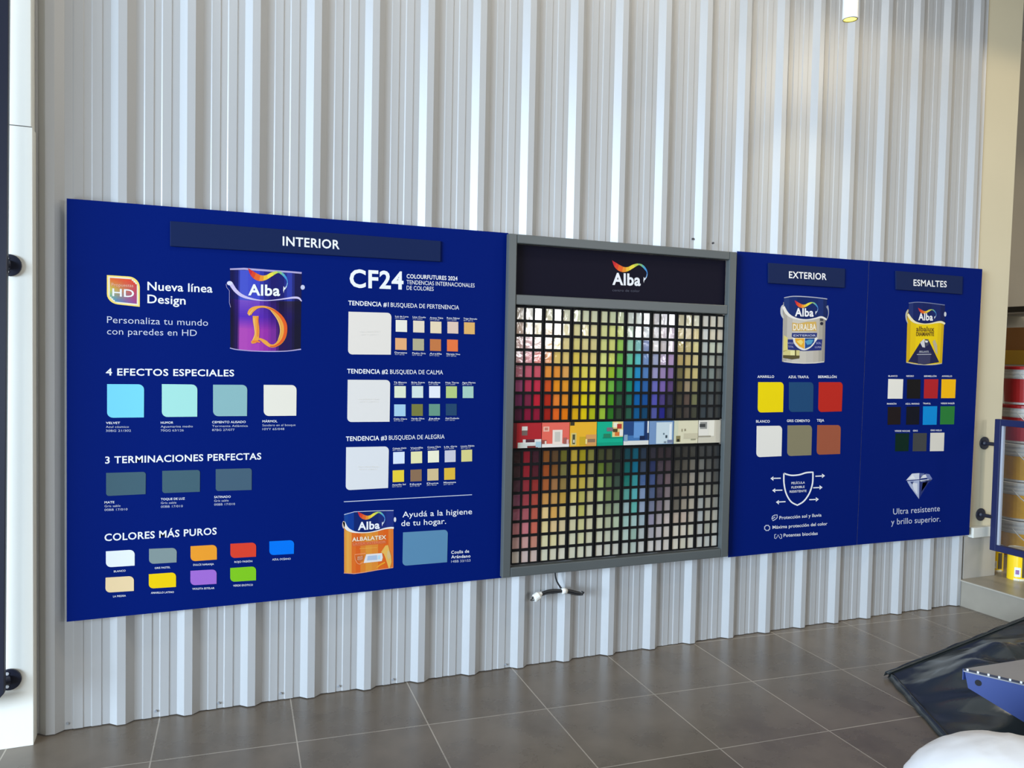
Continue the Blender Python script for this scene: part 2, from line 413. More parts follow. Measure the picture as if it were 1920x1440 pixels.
for i in range(9):
    a, b = body[i], body[i+1]
    ys = [0, .37, .56, .72, 1]
    lerp = lambda c, t: (c[0]+(c[2]-c[0])*t, c[1]+(c[3]-c[1])*t)
    cs = [topc[i], midc[i], lowc[i], botc[i]]
    NS = 7
    for j in range(4):
        for s_ in range(NS):
            t0 = ys[j]+(ys[j+1]-ys[j])*s_/NS; t1 = ys[j]+(ys[j+1]-ys[j])*(s_+1)/NS
            nxt = cs[min(j+1, 3)] if j in (1, 2) else cs[j]
            c = tuple(int(cs[j][k]+(nxt[k]-cs[j][k])*s_/NS) for k in range(3))
            for w_ in range(3):
                c3 = c
                if w_ == 2 and i < 8:
                    ni = [topc[i+1], midc[i+1], lowc[i+1], botc[i+1]]; d3 = tuple(int(ni[j][k]+((ni[min(j+1, 3)] if j in (1, 2) else ni[j])[k]-ni[j][k])*s_/NS) for k in range(3))
                    c3 = tuple((c[k]+d3[k])//2 for k in range(3))
                m3 = lambda A_, B_, f_: (A_[0]+(B_[0]-A_[0])*f_, A_[1]+(B_[1]-A_[1])*f_)
                q.pg(pan8([m3(lerp(a, t0), lerp(b, t0), w_/3), m3(lerp(a, t0), lerp(b, t0), (w_+1)/3), m3(lerp(a, t1), lerp(b, t1), (w_+1)/3), m3(lerp(a, t1), lerp(b, t1), w_/3)]), cmat(*c3), 1)
lil = cmat(205, 195, 235); lil2 = cmat(175, 165, 210)
q.band([(*o8(x, y), wd/8) for x, y, wd in [(90, 118, 22), (300, 112, 30), (700, 142, 28), (1000, 160, 26), (1165, 175, 26)]], lil2, 2)
q.band([(*o8(x, y), wd/8) for x, y, wd in smoothline([(88, 1300, 14), (200, 1325, 14), (450, 1345, 12), (700, 1352, 14), (950, 1345, 14), (1155, 1318, 18)], 4)], lil2, 2)
q.band([(*o8(x, y), wd/8) for x, y, wd in smoothline([(100, 330, 60), (170, 435, 52), (270, 515, 44), (420, 565, 26), (600, 588, 12), (780, 578, 14), (920, 560, 20), (1040, 545, 30), (1120, 552, 30), (1165, 600, 14)], 5)], lil, 3)
q.ell(*o8(85, 328), 5.2, 4, cmat(220, 220, 245), 4); q.ell(*o8(1180, 390), 4, 4.5, cmat(200, 205, 235), 4)
q.band([(*o8(x, y), .8) for x, y in [(30, 340), (40, 390), (80, 440), (80, 620), (98, 690)]], lil2, 4)
OR1, OR2, OR3, OR4 = cmat(238, 165, 70), cmat(228, 95, 40), cmat(240, 190, 110), cmat(235, 130, 55)
q.band([(*o8(x, y), wd/8) for x, y, wd in smoothline([(378, 800, 60), (400, 750, 74), (450, 710, 62), (520, 685, 34), (620, 685, 30), (720, 725, 44), (820, 815, 74), (890, 940, 98), (895, 1080, 96), (850, 1190, 84), (770, 1260, 50), (690, 1265, 46), (620, 1215, 58), (550, 1170, 34), (500, 1165, 22)], 5)], OR1, 4)
q.band([(*o8(x, y), wd/8) for x, y, wd in smoothline([(640, 692, 6), (740, 730, 22), (845, 815, 40), (915, 940, 50), (918, 1080, 46), (865, 1200, 38), (770, 1268, 24), (690, 1275, 16)], 5)], OR2, 5)
q.band([(*o8(x, y), wd/8) for x, y, wd in smoothline([(700, 735, 10), (790, 850, 16), (838, 960, 18), (845, 1070, 16), (812, 1180, 12)], 5)], OR3, 6)
q.band([(*o8(x, y), wd/8) for x, y, wd in smoothline([(475, 820, 90), (475, 900, 84), (490, 1000, 76), (492, 1090, 72), (470, 1180, 84), (410, 1222, 30)], 5)], OR1, 5)
q.band([(*o8(x, y), wd/8) for x, y, wd in smoothline([(450, 850, 18), (460, 1000, 18), (468, 1100, 16), (425, 1190, 12)], 4)], OR3, 6)
q.band([(*o8(x, y), wd/8) for x, y, wd in smoothline([(500, 830, 22), (508, 1000, 20), (505, 1130, 18)], 4)], OR4, 6)
q.band([(*o8(x, y), wd/8) for x, y, wd in [(420, 1205, 36), (500, 1200, 30), (545, 1215, 14)]], OR4, 6)
q.band([(*o8(x, y), wd/8) for x, y, wd in [(372, 810, 26), (395, 770, 20), (440, 720, 14)]], OR3, 6)
alba_ribbon(q, *o8(362, 505), *o8(840, 515), lay=4)
cn = q.build('printed_paint_can', b1); cn['label'] = 'printed purple and navy paint can with an orange ribbon letter D'
T(cn, [('Alba', *o8(362, 505), *o8(840, 515), 19.5)], .028, lay=6)
T(b1, [('4 EFECTOS ESPECIALES', 198.5, 703.6, 439, 705.5, 12.6)], .018)
for cs, rgb, lb in [(((200.8, 720.2), (270.2, 720.6), (269.8, 782.6), (200.8, 783.3)), (120, 214, 242), 'sky blue swatch'),
                    (((303.5, 720.2), (370, 721), (369.7, 781.2), (303.5, 781.9)), (165, 224, 218), 'pale mint swatch'),
                    (((399.5, 721.3), (463.6, 721.6), (463, 780), (399.5, 780.4)), (139, 183, 188), 'grey green swatch'),
                    (((494.4, 721.6), (556, 722), (555.4, 779.4), (494.4, 780)), (233, 229, 217), 'cream marbled swatch')]:
    swatch(b1, *cs, rgb, lb)
SOFT = mat('soft_white_ink', S(205, 212, 232), .5)
def caps(parent, rows, dy, cap=4.0, M=None):
    """rows [(x, y0, [(text, width)...])]: first line bold"""
    for x, y0, ls, sl in rows:
        T(parent, [(ls[0][0], x, y0, x+ls[0][1], y0+sl*ls[0][1], cap)], .012, M)
        if len(ls) > 1:
            T(parent, [(t, x, y0+dy*(i+1), x+wd, y0+dy*(i+1)+sl*wd, cap) for i, (t, wd) in enumerate(ls[1:])], -.003, SOFT)
caps(b1, [(198.6, 795, [('VELVET', 26.5), ('Azul cósmico', 43), ('30BG 21/302', 47)], -.005),
          (301.4, 794.5, [('HUMOR', 23.5), ('Aguamarina medio', 60), ('70GG 63/126', 43)], -.01),
          (397.7, 793.6, [('CEMENTO ALISADO', 63), ('Tormenta Atlántica', 67), ('87BG 27/077', 42)], -.01),
          (492, 792, [('MÁRMOL', 28), ('Sendero en el bosque', 62), ('10YY 65/048', 41)], -.012)], 7.3)
T(b1, [('3 TERMINACIONES PERFECTAS', 197.2, 869, 489.8, 861.2, 12.6)], .018)
for cs, rgb in [(((199, 886.7), (273.4, 884.6), (273, 926.4), (199, 930)), (69, 98, 112)),
                (((304.2, 882.8), (375, 881), (374.7, 922), (304.2, 924.6)), (68, 98, 112)),
                (((404.5, 879.6), (472, 877.9), (471.8, 918.6), (404.5, 920.7)), (70, 96, 116))]:
    swatch(b1, *cs, rgb, 'slate green swatch', rnd=.12)
caps(b1, [(196, 944, [('MATE', 18.5), ('Gris sable', 30), ('00BB 17/010', 43)], -.03),
          (301.7, 938, [('TOQUE DE LUZ', 45), ('Gris sable', 29), ('00BB 17/010', 41)], -.03),
          (401.6, 934, [('SATINADO', 31), ('Gris sable', 27), ('00BB 17/010', 39)], -.03)], 7.0)
T(b1, [('COLORES MÁS PUROS', 196, 1014.4, 406.2, 1001.8, 13)], .018)
pure = [(((198.6, 1033.7), (252.5, 1030.5), (252.5, 1060.3), (198.6, 1063.8)), (232, 240, 250), 'white swatch'),
        (((279.4, 1029.1), (331.5, 1027), (331, 1054.3), (279.4, 1057.5)), (130, 148, 150), 'grey swatch'),
        (((357.3, 1024.1), (406.6, 1021.3), (406.6, 1049), (357.3, 1052.5)), (238, 158, 48), 'orange swatch'),
        (((432, 1019.5), (480.3, 1017), (480, 1043.6), (432, 1046.5)), (220, 66, 46), 'red swatch'),
        (((505, 1015), (551.5, 1012.5), (551, 1038.3), (505, 1041)), (0, 118, 240), 'bright blue swatch'),
        (((198, 1083), (251, 1079.8), (251, 1107.8), (197.6, 1111.3)), (236, 212, 168), 'sand swatch'),
        (((279, 1076.6), (330, 1073), (330, 1100.3), (279, 1103.5)), (240, 206, 14), 'yellow swatch'),
        (((357, 1070.2), (406.2, 1067.4), (406, 1094.6), (357, 1097.5)), (160, 108, 208), 'violet swatch'),
        (((431.7, 1065), (480, 1061.7), (480, 1088), (431.7, 1091)), (128, 198, 34), 'lime green swatch')]
for cs, rgb, lb in pure: swatch(b1, *cs, rgb, lb, rnd=.3)
for t, xa, xb, y in [('BLANCO', 213.5, 235.5, 1072.3), ('GRIS PASTEL', 290, 319.4, 1066), ('DULCE NARANJA', 362.3, 401, 1060), ('ROJO PASIÓN', 439.5, 473, 1054.6), ('AZUL OCÉANO', 510.4, 545, 1050),
                     ('LA PIEDRA', 212, 236, 1119.2), ('AMARILLO LATINO', 283, 326, 1112.5), ('VIOLETA ESTELAR', 360.5, 402, 1105), ('VERDE EXÓTICO', 437, 474, 1099)]:
    T(b1, [(t, xa, y+.8, xb, y-.8, 3.4)], .006)
# trends column
T(b1, [('CF24', 655.4, 537.7, 756.5, 542, 32)], .026)
T(b1, [('COLOURFUTURES 2024', 762.4, 521.5, 857.7, 526, 7.5)], .02)
T(b1, [('TENDENCIAS INTERNACIONALES', 762.4, 532.6, 889.8, 539, 7.6), ('DE COLORES', 762.4, 543.3, 813, 545.5, 7.6)], 0)
T(b1, [('TENDENCIA #1', 653, 572, 728.7, 575.2, 8.2)], .02); T(b1, [('BUSQUEDA DE PERTENENCIA', 732.6, 575.4, 860.6, 580.5, 8)], 0)
T(b1, [('TENDENCIA #2', 651, 699.9, 727.4, 701, 8.2)], .02); T(b1, [('BUSQUEDA DE CALMA', 731.3, 701, 830.5, 702, 8)], 0)
T(b1, [('TENDENCIA #3', 648.6, 826.9, 725.4, 825, 8.2)], .02); T(b1, [('BUSQUEDA DE ALEGRIA', 729, 824.8, 833.4, 822.4, 8)], 0)
for cs, rgb, t in [(((653.5, 584.4), (733.8, 586.7), (732.8, 665), (652.5, 664.5)), (231, 225, 218), (674, 711, 623.4, 629)),
                   (((652, 712), (731.5, 712.5), (730.3, 790.7), (651, 791.3)), (228, 226, 224), (671, 711, 750, 755)),
                   (((649, 838.5), (729, 837), (727.6, 914.8), (648.2, 919.2)), (224, 226, 230), (670, 710, 876.5, 881.5))]:
    o = swatch(b1, *cs, rgb, 'large off white swatch', rnd=.1)
    T(o, [('Tono neutro del año', t[0], t[2], t[1], t[2]-.3, 3)], .006, M=cmat(246, 244, 240), Yo=.0012); T(o, [('30YY 78/035', t[0]+2, t[3], t[1]-3, t[3]-.3, 2.6)], 0, M=cmat(246, 244, 240), Yo=.0012)
tr1 = [((752.5, 611.2), (236, 234, 222)), ((785.1, 612.4), (230, 218, 198)), ((817.2, 613.9), (232, 216, 186)), ((849, 614.3), (226, 200, 186)), ((880, 615.5), (226, 178, 108)),
       ((751.7, 645), (230, 172, 122)), ((784.4, 646.2), (178, 172, 142)), ((816.5, 647), (198, 122, 72)), ((848.3, 647.8), (234, 120, 68))]
tr2 = [((750.1, 734.9), (224, 232, 208)), ((782.8, 734.9), (212, 228, 226)), ((814.9, 735), (232, 236, 246)), ((846.4, 735.3), (184, 206, 132)), ((877.5, 735.3), (168, 206, 194)),
       ((749.7, 769.3), (166, 206, 232)), ((782.2, 768.7), (122, 124, 66)), ((814.5, 768.5), (104, 152, 134)), ((846, 768.1), (38, 72, 108))]
tr3 = [((747.8, 858.4), (218, 230, 248)), ((780.9, 857.6), (234, 230, 178)), ((812.6, 856), (242, 240, 214)), ((844, 855.3), (206, 206, 220)), ((875, 854.3), (220, 212, 140)),
       ((746.8, 892.6), (236, 208, 62)), ((780, 891.4), (142, 112, 86)), ((811.6, 889.9), (214, 192, 146)), ((843, 888.3), (226, 186, 66))]
cap1 = ['Luz de Luna', 'Lino Crudo', 'Arena Tibia', 'Rosa Nácar', 'Trigo Dorado', 'Durazno', 'Piedra Gris', 'Arcilla', 'Naranja Vivo']
cap2 = ['Té Blanco', 'Brisa Suave', 'Nube', 'Hoja Tierna', 'Agua Marina', 'Cielo Claro', 'Verde Oliva', 'Jade', 'Azul Profundo']
cap3 = ['Celeste Hielo', 'Vainilla', 'Crema Clara', 'Lila Gris', 'Limón Pálido', 'Amarillo Sol', 'Nuez', 'Duna', 'Mostaza']
names9 = ['first', 'second', 'third', 'fourth', 'fifth']
for tr, cp, sl in ((tr1, cap1, .035), (tr2, cap2, .004), (tr3, cap3, -.045)):
    for i, ((x, y), rgb) in enumerate(tr):
        hw, hh = 10.6-.15*(i % 5), 11
        s_ = sl*hw
        swatch(b1, (x-hw, y-hh-s_), (x+hw, y-hh+s_), (x+hw, y+hh+s_), (x-hw, y+hh-s_), rgb, rnd=0, name='colour_swatch')
        yy = y-hh-5.5-s_ if i < 5 else y+hh+6.5-s_
        wd = 20+len(cp[i])*.45
        T(b1, [(cp[i], x-hw-1, yy, x-hw-1+wd, yy+sl*wd, 2.9)], .01); T(b1, [('%02dYY %02d/%03d' % (10+i*7, 40+i*5, 60+i*13), x-hw-1, yy+3.3, x-hw+17, yy+3.3+sl*18, 2.2)], -.002, SOFT)
q = Pic(); q.band([(644.7, 940.8, 1.4), (885, 927.6, 1.3)], SOFT, 1); q.build('printed_line', b1)
T(b1, [('Ayudá a la higiene', 754.6, 970, 885, 963.8, 10.5), ('de tu hogar.', 752.3, 986.5, 836.3, 982, 10.5)], .004)
swatch(b1, (755.6, 998.2), (839.6, 993), (838.2, 1054), (754.6, 1061), (92, 140, 176), 'steel blue swatch', rnd=.12)
T(b1, [('Coulis de', 846, 1038.5, 879.5, 1036, 5.6), ('Arándano', 846, 1047, 882, 1045, 5.6)], .016); T(b1, [('14BB 33/153', 846, 1055, 882, 1052.8, 4.4)], 0, SOFT)
# orange latex can
q = Pic(); oL = lambda x, y: (635+x/10.283, 945+y/10.283)
pL = lambda pts: [oL(*p) for p in pts]
yb = lambda x: 1330+14*math.sin(min(1, max(0, (x-100)/500))*math.pi)-(max(0, x-350)/700)*105
xs_ = [105, 150, 200, 250, 330, 420, 520, 640, 760, 870, 960, 1010, 1055]
oc = [(226, 150, 62), (232, 168, 76), (232, 158, 70), (226, 112, 40), (222, 98, 32), (224, 130, 46), (226, 150, 56), (226, 140, 52), (224, 108, 36), (226, 100, 30), (228, 128, 52), (224, 120, 50)]
for i in range(12):
    a, b = xs_[i], xs_[i+1]; yt = lambda x: 190-60*min(1, (x-100)/500)**.6
    q.pg(pL([(a, yt(a)), (b, yt(b)), (b, yb(b)), (a, yb(a))]), cmat(*oc[i]), 1)
wv = smoothline([(105, 330), (150, 440), (220, 500), (320, 535), (440, 548), (560, 545), (700, 522), (830, 488), (950, 455), (1060, 450)], 4)
bl_c = [(20, 68, 150), (14, 60, 150), (12, 38, 110), (12, 34, 105), (14, 36, 108), (26, 42, 118), (30, 48, 130)]
def cap_poly(x0, x1, top, wav):
    seg = [p for p in wav if x0-.1 <= p[0] <= x1+.1]
    return [(x0, top(x0)), (x1, top(x1))]+seg[::-1]
yt = lambda x: 190-60*min(1, max(.001, (x-100))/500)**.6
for i in range(len(wv)-1):
    a, b = wv[i], wv[i+1]; c = bl_c[min(6, int(i/(len(wv)-1)*7))]
    q.pg(pL([(a[0], yt(a[0])), (b[0], yt(b[0])), b, a]), cmat(*c), 2)
q.band([(*oL(x, y), wd/10.28) for x, y, wd in smoothline([(100, 345, 45), (150, 460, 62), (240, 520, 46), (340, 545, 26), (480, 552, 16), (620, 540, 16), (760, 510, 20), (880, 475, 26), (1000, 458, 34), (1062, 462, 34)], 4)], cmat(240, 236, 232), 3)
q.band([(*oL(x, y), 1.2) for x, y in [(105, 205), (300, 150), (560, 138), (800, 128), (1058, 124)]], cmat(200, 205, 225), 3)
q.band([(*oL(x, y), 1.3) for x, y in [(100, yb(100)), (300, yb(300)), (500, yb(500)), (750, yb(750)), (1050, yb(1050))]], cmat(228, 160, 130), 3)
q.ell(*oL(95, 400), 2.6, 7, cmat(215, 190, 175), 3); q.ell(*oL(1085, 300), 2.2, 4.6, cmat(225, 225, 235), 3)
q.pg(pL([(530, 970), (835, 945), (850, 1030), (830, 1100), (480, 1138), (500, 1060)]), cmat(232, 228, 228), 3)
q.pg(pL([(560, 1000), (740, 985), (740, 1075), (545, 1090)]), cmat(178, 196, 222), 4)
q.pg(pL([(755, 990), (805, 985), (795, 1060), (750, 1066)]), cmat(185, 222, 240), 4)
q.band([(*oL(x, y), 1.7) for x, y in [(520, 950), (310, 975), (320, 1070), (360, 1140), (400, 1160), (480, 1120)]], cmat(240, 150, 100), 4)
q.pg(pL([(345, 1000), (480, 985), (465, 1080), (400, 1120), (355, 1080)]), cmat(205, 110, 55), 4)
q.band([(*oL(x, y), .9) for x, y in [(400, 862), (740, 838)]], cmat(240, 175, 80), 4)
q.pg(pL([(265, 745), (920, 700), (915, 760), (265, 820)]), cmat(222, 108, 58), 3)
q.pg(pL([(900, 800), (950, 790), (975, 880), (1010, 1000), (1020, 1120), (985, 1235), (960, 1230), (900, 1040), (870, 960), (815, 930)]), cmat(236, 186, 92), 4)
q.pg(pL([(940, 900), (975, 900), (1005, 1010), (960, 1080), (925, 1000)]), cmat(222, 190, 130), 5)
q.pg(pL([(720, 1225), (790, 1160), (890, 1110), (900, 1135), (800, 1190), (745, 1235)]), cmat(242, 160, 44), 4)
alba_ribbon(q, *oL(368, 500), *oL(790, 470), lay=4)
cn = q.build('printed_paint_can', b1); cn['label'] = 'printed orange latex paint can with a blue top'
T(cn, [('Alba', *oL(368, 500), *oL(790, 470), 14)], .03, lay=6)
T(cn, [('ALBALATEX', *oL(258, 720), *oL(915, 672), 7)], .03, M=cmat(248, 232, 205), lay=6)
T(cn, [('LATEX INTERIOR', *oL(275, 790), *oL(900, 745), 4)], .0, M=cmat(238, 150, 110), lay=6)
T(cn, [('ANTI', *oL(360, 1045), *oL(460, 1032), 3.0), ('HONGOS', *oL(360, 1080), *oL(462, 1066), 2.6)], .0, M=cmat(245, 210, 180), lay=6)

# ---- exterior board -------------------------------------------------
b2 = board([(1382.5, 471), (1629.3, 489), (1606.3, 1021.6), (1365.5, 1045)], 'royal blue display board headed EXTERIOR, directly beyond the colour card cabinet')
p2 = plaque(b2, (1439, 493), (1582.5, 504), (1581.5, 540), (1439, 531)); p2['label'] = 'dark navy plaque reading EXTERIOR'
T(p2, [('EXTERIOR', 1477, 521.3, 1547.5, 525, 12)], .018, Yo=.009)
for cs, rgb, lb in [(((1421.4, 716.5), (1469.2, 716.5), (1468, 772.5), (1420.6, 773.5)), (243, 218, 10), 'bright yellow swatch'), (((1479.2, 716.5), (1525.2, 716.7), (1524.2, 772), (1479, 772.5)), (32, 74, 118), 'petrol blue swatch'),
                    (((1535.2, 716.5), (1580, 716.5), (1578, 771.2), (1534, 772.5)), (190, 42, 32), 'vermilion swatch'), (((1418.8, 798.7), (1466.4, 798.2), (1465, 855.2), (1418, 857.3)), (234, 232, 226), 'white swatch'),
                    (((1476.6, 797.7), (1522.4, 797.2), (1521, 853.4), (1475.9, 855.2)), (136, 130, 104), 'cement grey swatch'), (((1532.4, 797), (1576.3, 797), (1575, 851.1), (1531, 852.7)), (160, 88, 64), 'terracotta swatch')]:
    swatch(b2, *cs, rgb, lb, rnd=.14)
for t, xa, xb, y in [('AMARILLO', 1420, 1451.4, 708.5), ('AZUL TRAFUL', 1478, 1516.5, 709), ('BERMELLÓN', 1534, 1568.4, 708.8), ('BLANCO', 1417.5, 1443.2, 792.3), ('GRIS CEMENTO', 1475.3, 1518.2, 791.2), ('TEJA', 1531.4, 1545.2, 790.5)]:
    T(b2, [(t, xa, y, xb, y, 4.6)], .018)
o4 = lambda x, y: (1370+x/3.892, 680+y/3.892)
q = Pic()
sh = smoothline([(388, 808), (440, 822), (500, 818), (550, 803), (600, 799)], 4)+smoothline([(600, 799), (597, 880), (573, 955), (532, 1012), (486, 1040)], 5)[1:]+smoothline([(486, 1040), (440, 1014), (405, 955), (389, 880), (388, 808)], 5)[1:]
q.band([(*o4(x, y), 2.7) for x, y in sh], WHITE, 1)
o = q.build('printed_shield', b2); o['label'] = 'white outlined shield'
T(o, [('PELÍCULA', *o4(443, 887), *o4(541, 882), 4), ('FLEXIBLE', *o4(443, 918), *o4(539, 913), 4), ('RESISTENTE', *o4(430, 949), *o4(553, 943), 4)], .01)
for a, b in [((365, 843), (290, 845)), ((377, 930), (303, 932)), ((400, 1014), (330, 1018)), ((618, 829), (688, 825)), ((602, 913), (670, 910)), ((573, 1000), (643, 997))]:
    q = Pic(); A, B = o4(*a), o4(*b); s_ = 1 if B[0] > A[0] else -1
    q.band([(*A, 2.0), (B[0]-4*s_, A[1]+(B[1]-A[1])*.7, 2.0)], WHITE, 1)
    q.pg([(B[0], B[1]), (B[0]-5.5*s_, B[1]-4), (B[0]-5.5*s_, B[1]+4.4)], WHITE, 1); q.build('printed_arrow', b2)
T(b2, [('Protección sol y lluvia', 1461.2, 973.9, 1540, 968.3, 6)], .008); T(b2, [('Máxima protección del color', 1448.4, 991.7, 1551, 984.5, 6)], .008); T(b2, [('Potentes biocidas', 1469, 1006.8, 1533, 1002.7, 6)], .008)
q = Pic(); cx, cy = o4(320, 1130)
q.band([(cx+x, cy+y, 1.5) for x, y in [(-5, 3), (-4, -2), (0, -4.5), (5, -5), (5, 0), (2, 3), (-3, 6), (-5, 3), (1, -1)]], SOFT, 1); q.build('printed_icon', b2)
q = Pic(); cx, cy = o4(266, 1206)
q.band([(cx+(4.6+.8*(k % 2))*math.cos(k*math.pi/8), cy+(4.6+.8*(k % 2))*math.sin(k*math.pi/8), 1.6) for k in range(17)], SOFT, 1); q.build('printed_icon', b2)
q = Pic(); cx, cy = o4(346, 1268)
for s_ in (-1, 1):
    q.band([(cx+3.5*s_, cy-4, 1.3), (cx+6.5*s_, cy-3.5, 1.3), (cx+6.5*s_, cy+3.5, 1.3), (cx+3.5*s_, cy+4, 1.3)], SOFT, 1)
q.band([(cx-3, cy+3, 1.2), (cx, cy-3.4, 1.2), (cx+3, cy+3, 1.2)], SOFT, 1); q.build('printed_icon', b2)
# exterior can
q = Pic(); o6 = lambda x, y: (1370+x/6, 460+y/6); p6 = lambda pts: [o6(*p) for p in pts]
xs_ = [592, 640, 700, 780, 860, 940, 1000, 1040, 1070]; gc = [(172, 168, 162), (192, 188, 182), (206, 202, 194), (204, 200, 190), (196, 192, 184), (190, 184, 174), (172, 168, 158), (150, 146, 140)]
ybt = lambda x: 1308+18*math.sin((x-590)/470*math.pi)
lft = lambda x, y: x-(y-700)/600*14
for i in range(8):
    a, b = xs_[i], xs_[i+1]
    q.pg(p6([(a, 640), (b, 640), (lft(b, 1300), ybt(b)), (lft(a, 1300), ybt(a))]), cmat(*gc[i]), 1)
wv = smoothline([(596, 690), (630, 750), (690, 795), (770, 822), (860, 830), (950, 815), (1010, 800), (1050, 806), (1082, 832)], 4)
bc = [(30, 56, 120), (18, 44, 112), (12, 36, 100), (14, 38, 104), (22, 46, 112), (16, 36, 92)]
tp = lambda x: 585-14*math.sin((x-600)/480*math.pi)+(x-600)/480*22
for i in range(len(wv)-1):
    a, b = wv[i], wv[i+1]; c = bc[min(5, int(i/(len(wv)-1)*6))]
    q.pg(p6([(max(a[0], 600), tp(max(600, a[0]))), (max(b[0], 600), tp(max(600, b[0]))), b, a]), cmat(*c), 2)
q.band([(*o6(x, y), wd/6) for x, y, wd in smoothline([(592, 690, 30), (630, 762, 34), (690, 808, 26), (770, 832, 16), (860, 838, 12), (950, 824, 16), (1020, 808, 22), (1078, 836, 18)], 4)], cmat(236, 234, 230), 3)
q.band([(*o6(x, y), wd) for x, y, wd in smoothline([(600, 590, 1.6), (700, 574, 1.8), (840, 578, 1.8), (980, 590, 1.6), (1085, 604, 1.6)], 4)], cmat(175, 180, 200), 3)
q.band([(*o6(x, y), 2) for x, y in [(592, 1306), (700, 1320), (820, 1326), (950, 1322), (1050, 1310)]], cmat(214, 212, 205), 3)
q.band([(*o6(x, y), wd/6) for x, y, wd in smoothline([(598, 668, 12), (576, 700, 26), (574, 770, 26), (592, 820, 14)], 4)], cmat(196, 200, 206), 2)
q.band([(*o6(x, y), wd/6) for x, y, wd in smoothline([(1082, 680, 30), (1098, 730, 12), (1096, 790, 8), (1072, 850, 8)], 4)], cmat(150, 158, 175), 2)
q.pg(p6([(692, 868), (760, 880), (850, 862), (960, 858), (966, 965), (692, 965)]), cmat(214, 178, 96), 3)
q.pg(p6([(688, 985), (972, 985), (966, 1036), (940, 1040), (710, 1040), (686, 1030)]), cmat(44, 58, 128), 3)
q.pg(p6([(632, 1058), (1030, 1058), (1020, 1180), (820, 1190), (640, 1172)]), cmat(34, 48, 124), 2)
q.pg(p6(smoothline([(700, 1032), (962, 1032), (950, 1090), (900, 1150), (825, 1182), (750, 1150), (706, 1090), (700, 1032)], 3)), cmat(232, 232, 228), 3)
q.pg(p6([(720, 1046), (828, 1046), (828, 1165), (770, 1138), (728, 1090)]), cmat(236, 176, 52), 4)
q.pg(p6([(834, 1046), (945, 1046), (936, 1090), (894, 1138), (834, 1165)]), cmat(30, 78, 150), 4)
q.pg(p6([(834, 1080), (880, 1060), (930, 1065), (905, 1110), (860, 1120)]), cmat(84, 160, 200), 5)
q.pg(p6([(740, 1080), (790, 1060), (815, 1090), (790, 1125)]), cmat(244, 220, 120), 5)
q.pg(p6([(598, 1010), (640, 1040), (640, 1180), (590, 1200)]), cmat(222, 210, 130), 3)
q.pg(p6([(590, 1180), (775, 1180), (770, 1275), (588, 1270)]), cmat(214, 206, 140), 3)
q.pg(p6([(670, 1185), (720, 1185), (720, 1240), (670, 1240)]), cmat(238, 234, 170), 4); q.pg(p6([(722, 1175), (735, 1175), (735, 1245), (722, 1245)]), cmat(90, 82, 40), 4)
q.pg(p6([(588, 1235), (775, 1240), (770, 1272), (690, 1284), (588, 1266)]), cmat(92, 84, 52), 4)
q.ell(*o6(1022, 880), 3, 3, cmat(40, 42, 60), 4); q.pg(p6([(1004, 820), (1040, 825), (1038, 852), (1004, 850)]), cmat(70, 72, 84), 4)
alba_ribbon(q, *o6(720, 795), *o6(930, 800), lay=4)
cn = q.build('printed_paint_can', b2); cn['label'] = 'printed pale grey exterior paint can with a blue top'
T(cn, [('Alba', *o6(720, 795), *o6(930, 800), 14.5)], .03, lay=6)
T(cn, [('DURALBA', *o6(700, 955), *o6(960, 952), 11)], .03, M=cmat(246, 240, 222), lay=6)
T(cn, [('EXTERIOR', *o6(705, 1026), *o6(955, 1026), 3.6)], .01, M=cmat(205, 210, 235), lay=6)
T(cn, [('PROTECCIÓN', *o6(636, 1110), *o6(712, 1112), 3.2), ('TOTAL', *o6(645, 1150), *o6(705, 1152), 3.4)], .01, M=cmat(170, 176, 225), lay=6)
T(cn, [('SOL', *o6(960, 1110), *o6(1016, 1110), 3.4), ('LLUVIA', *o6(945, 1155), *o6(1016, 1155), 3.4)], .01, M=cmat(170, 176, 225), lay=6)

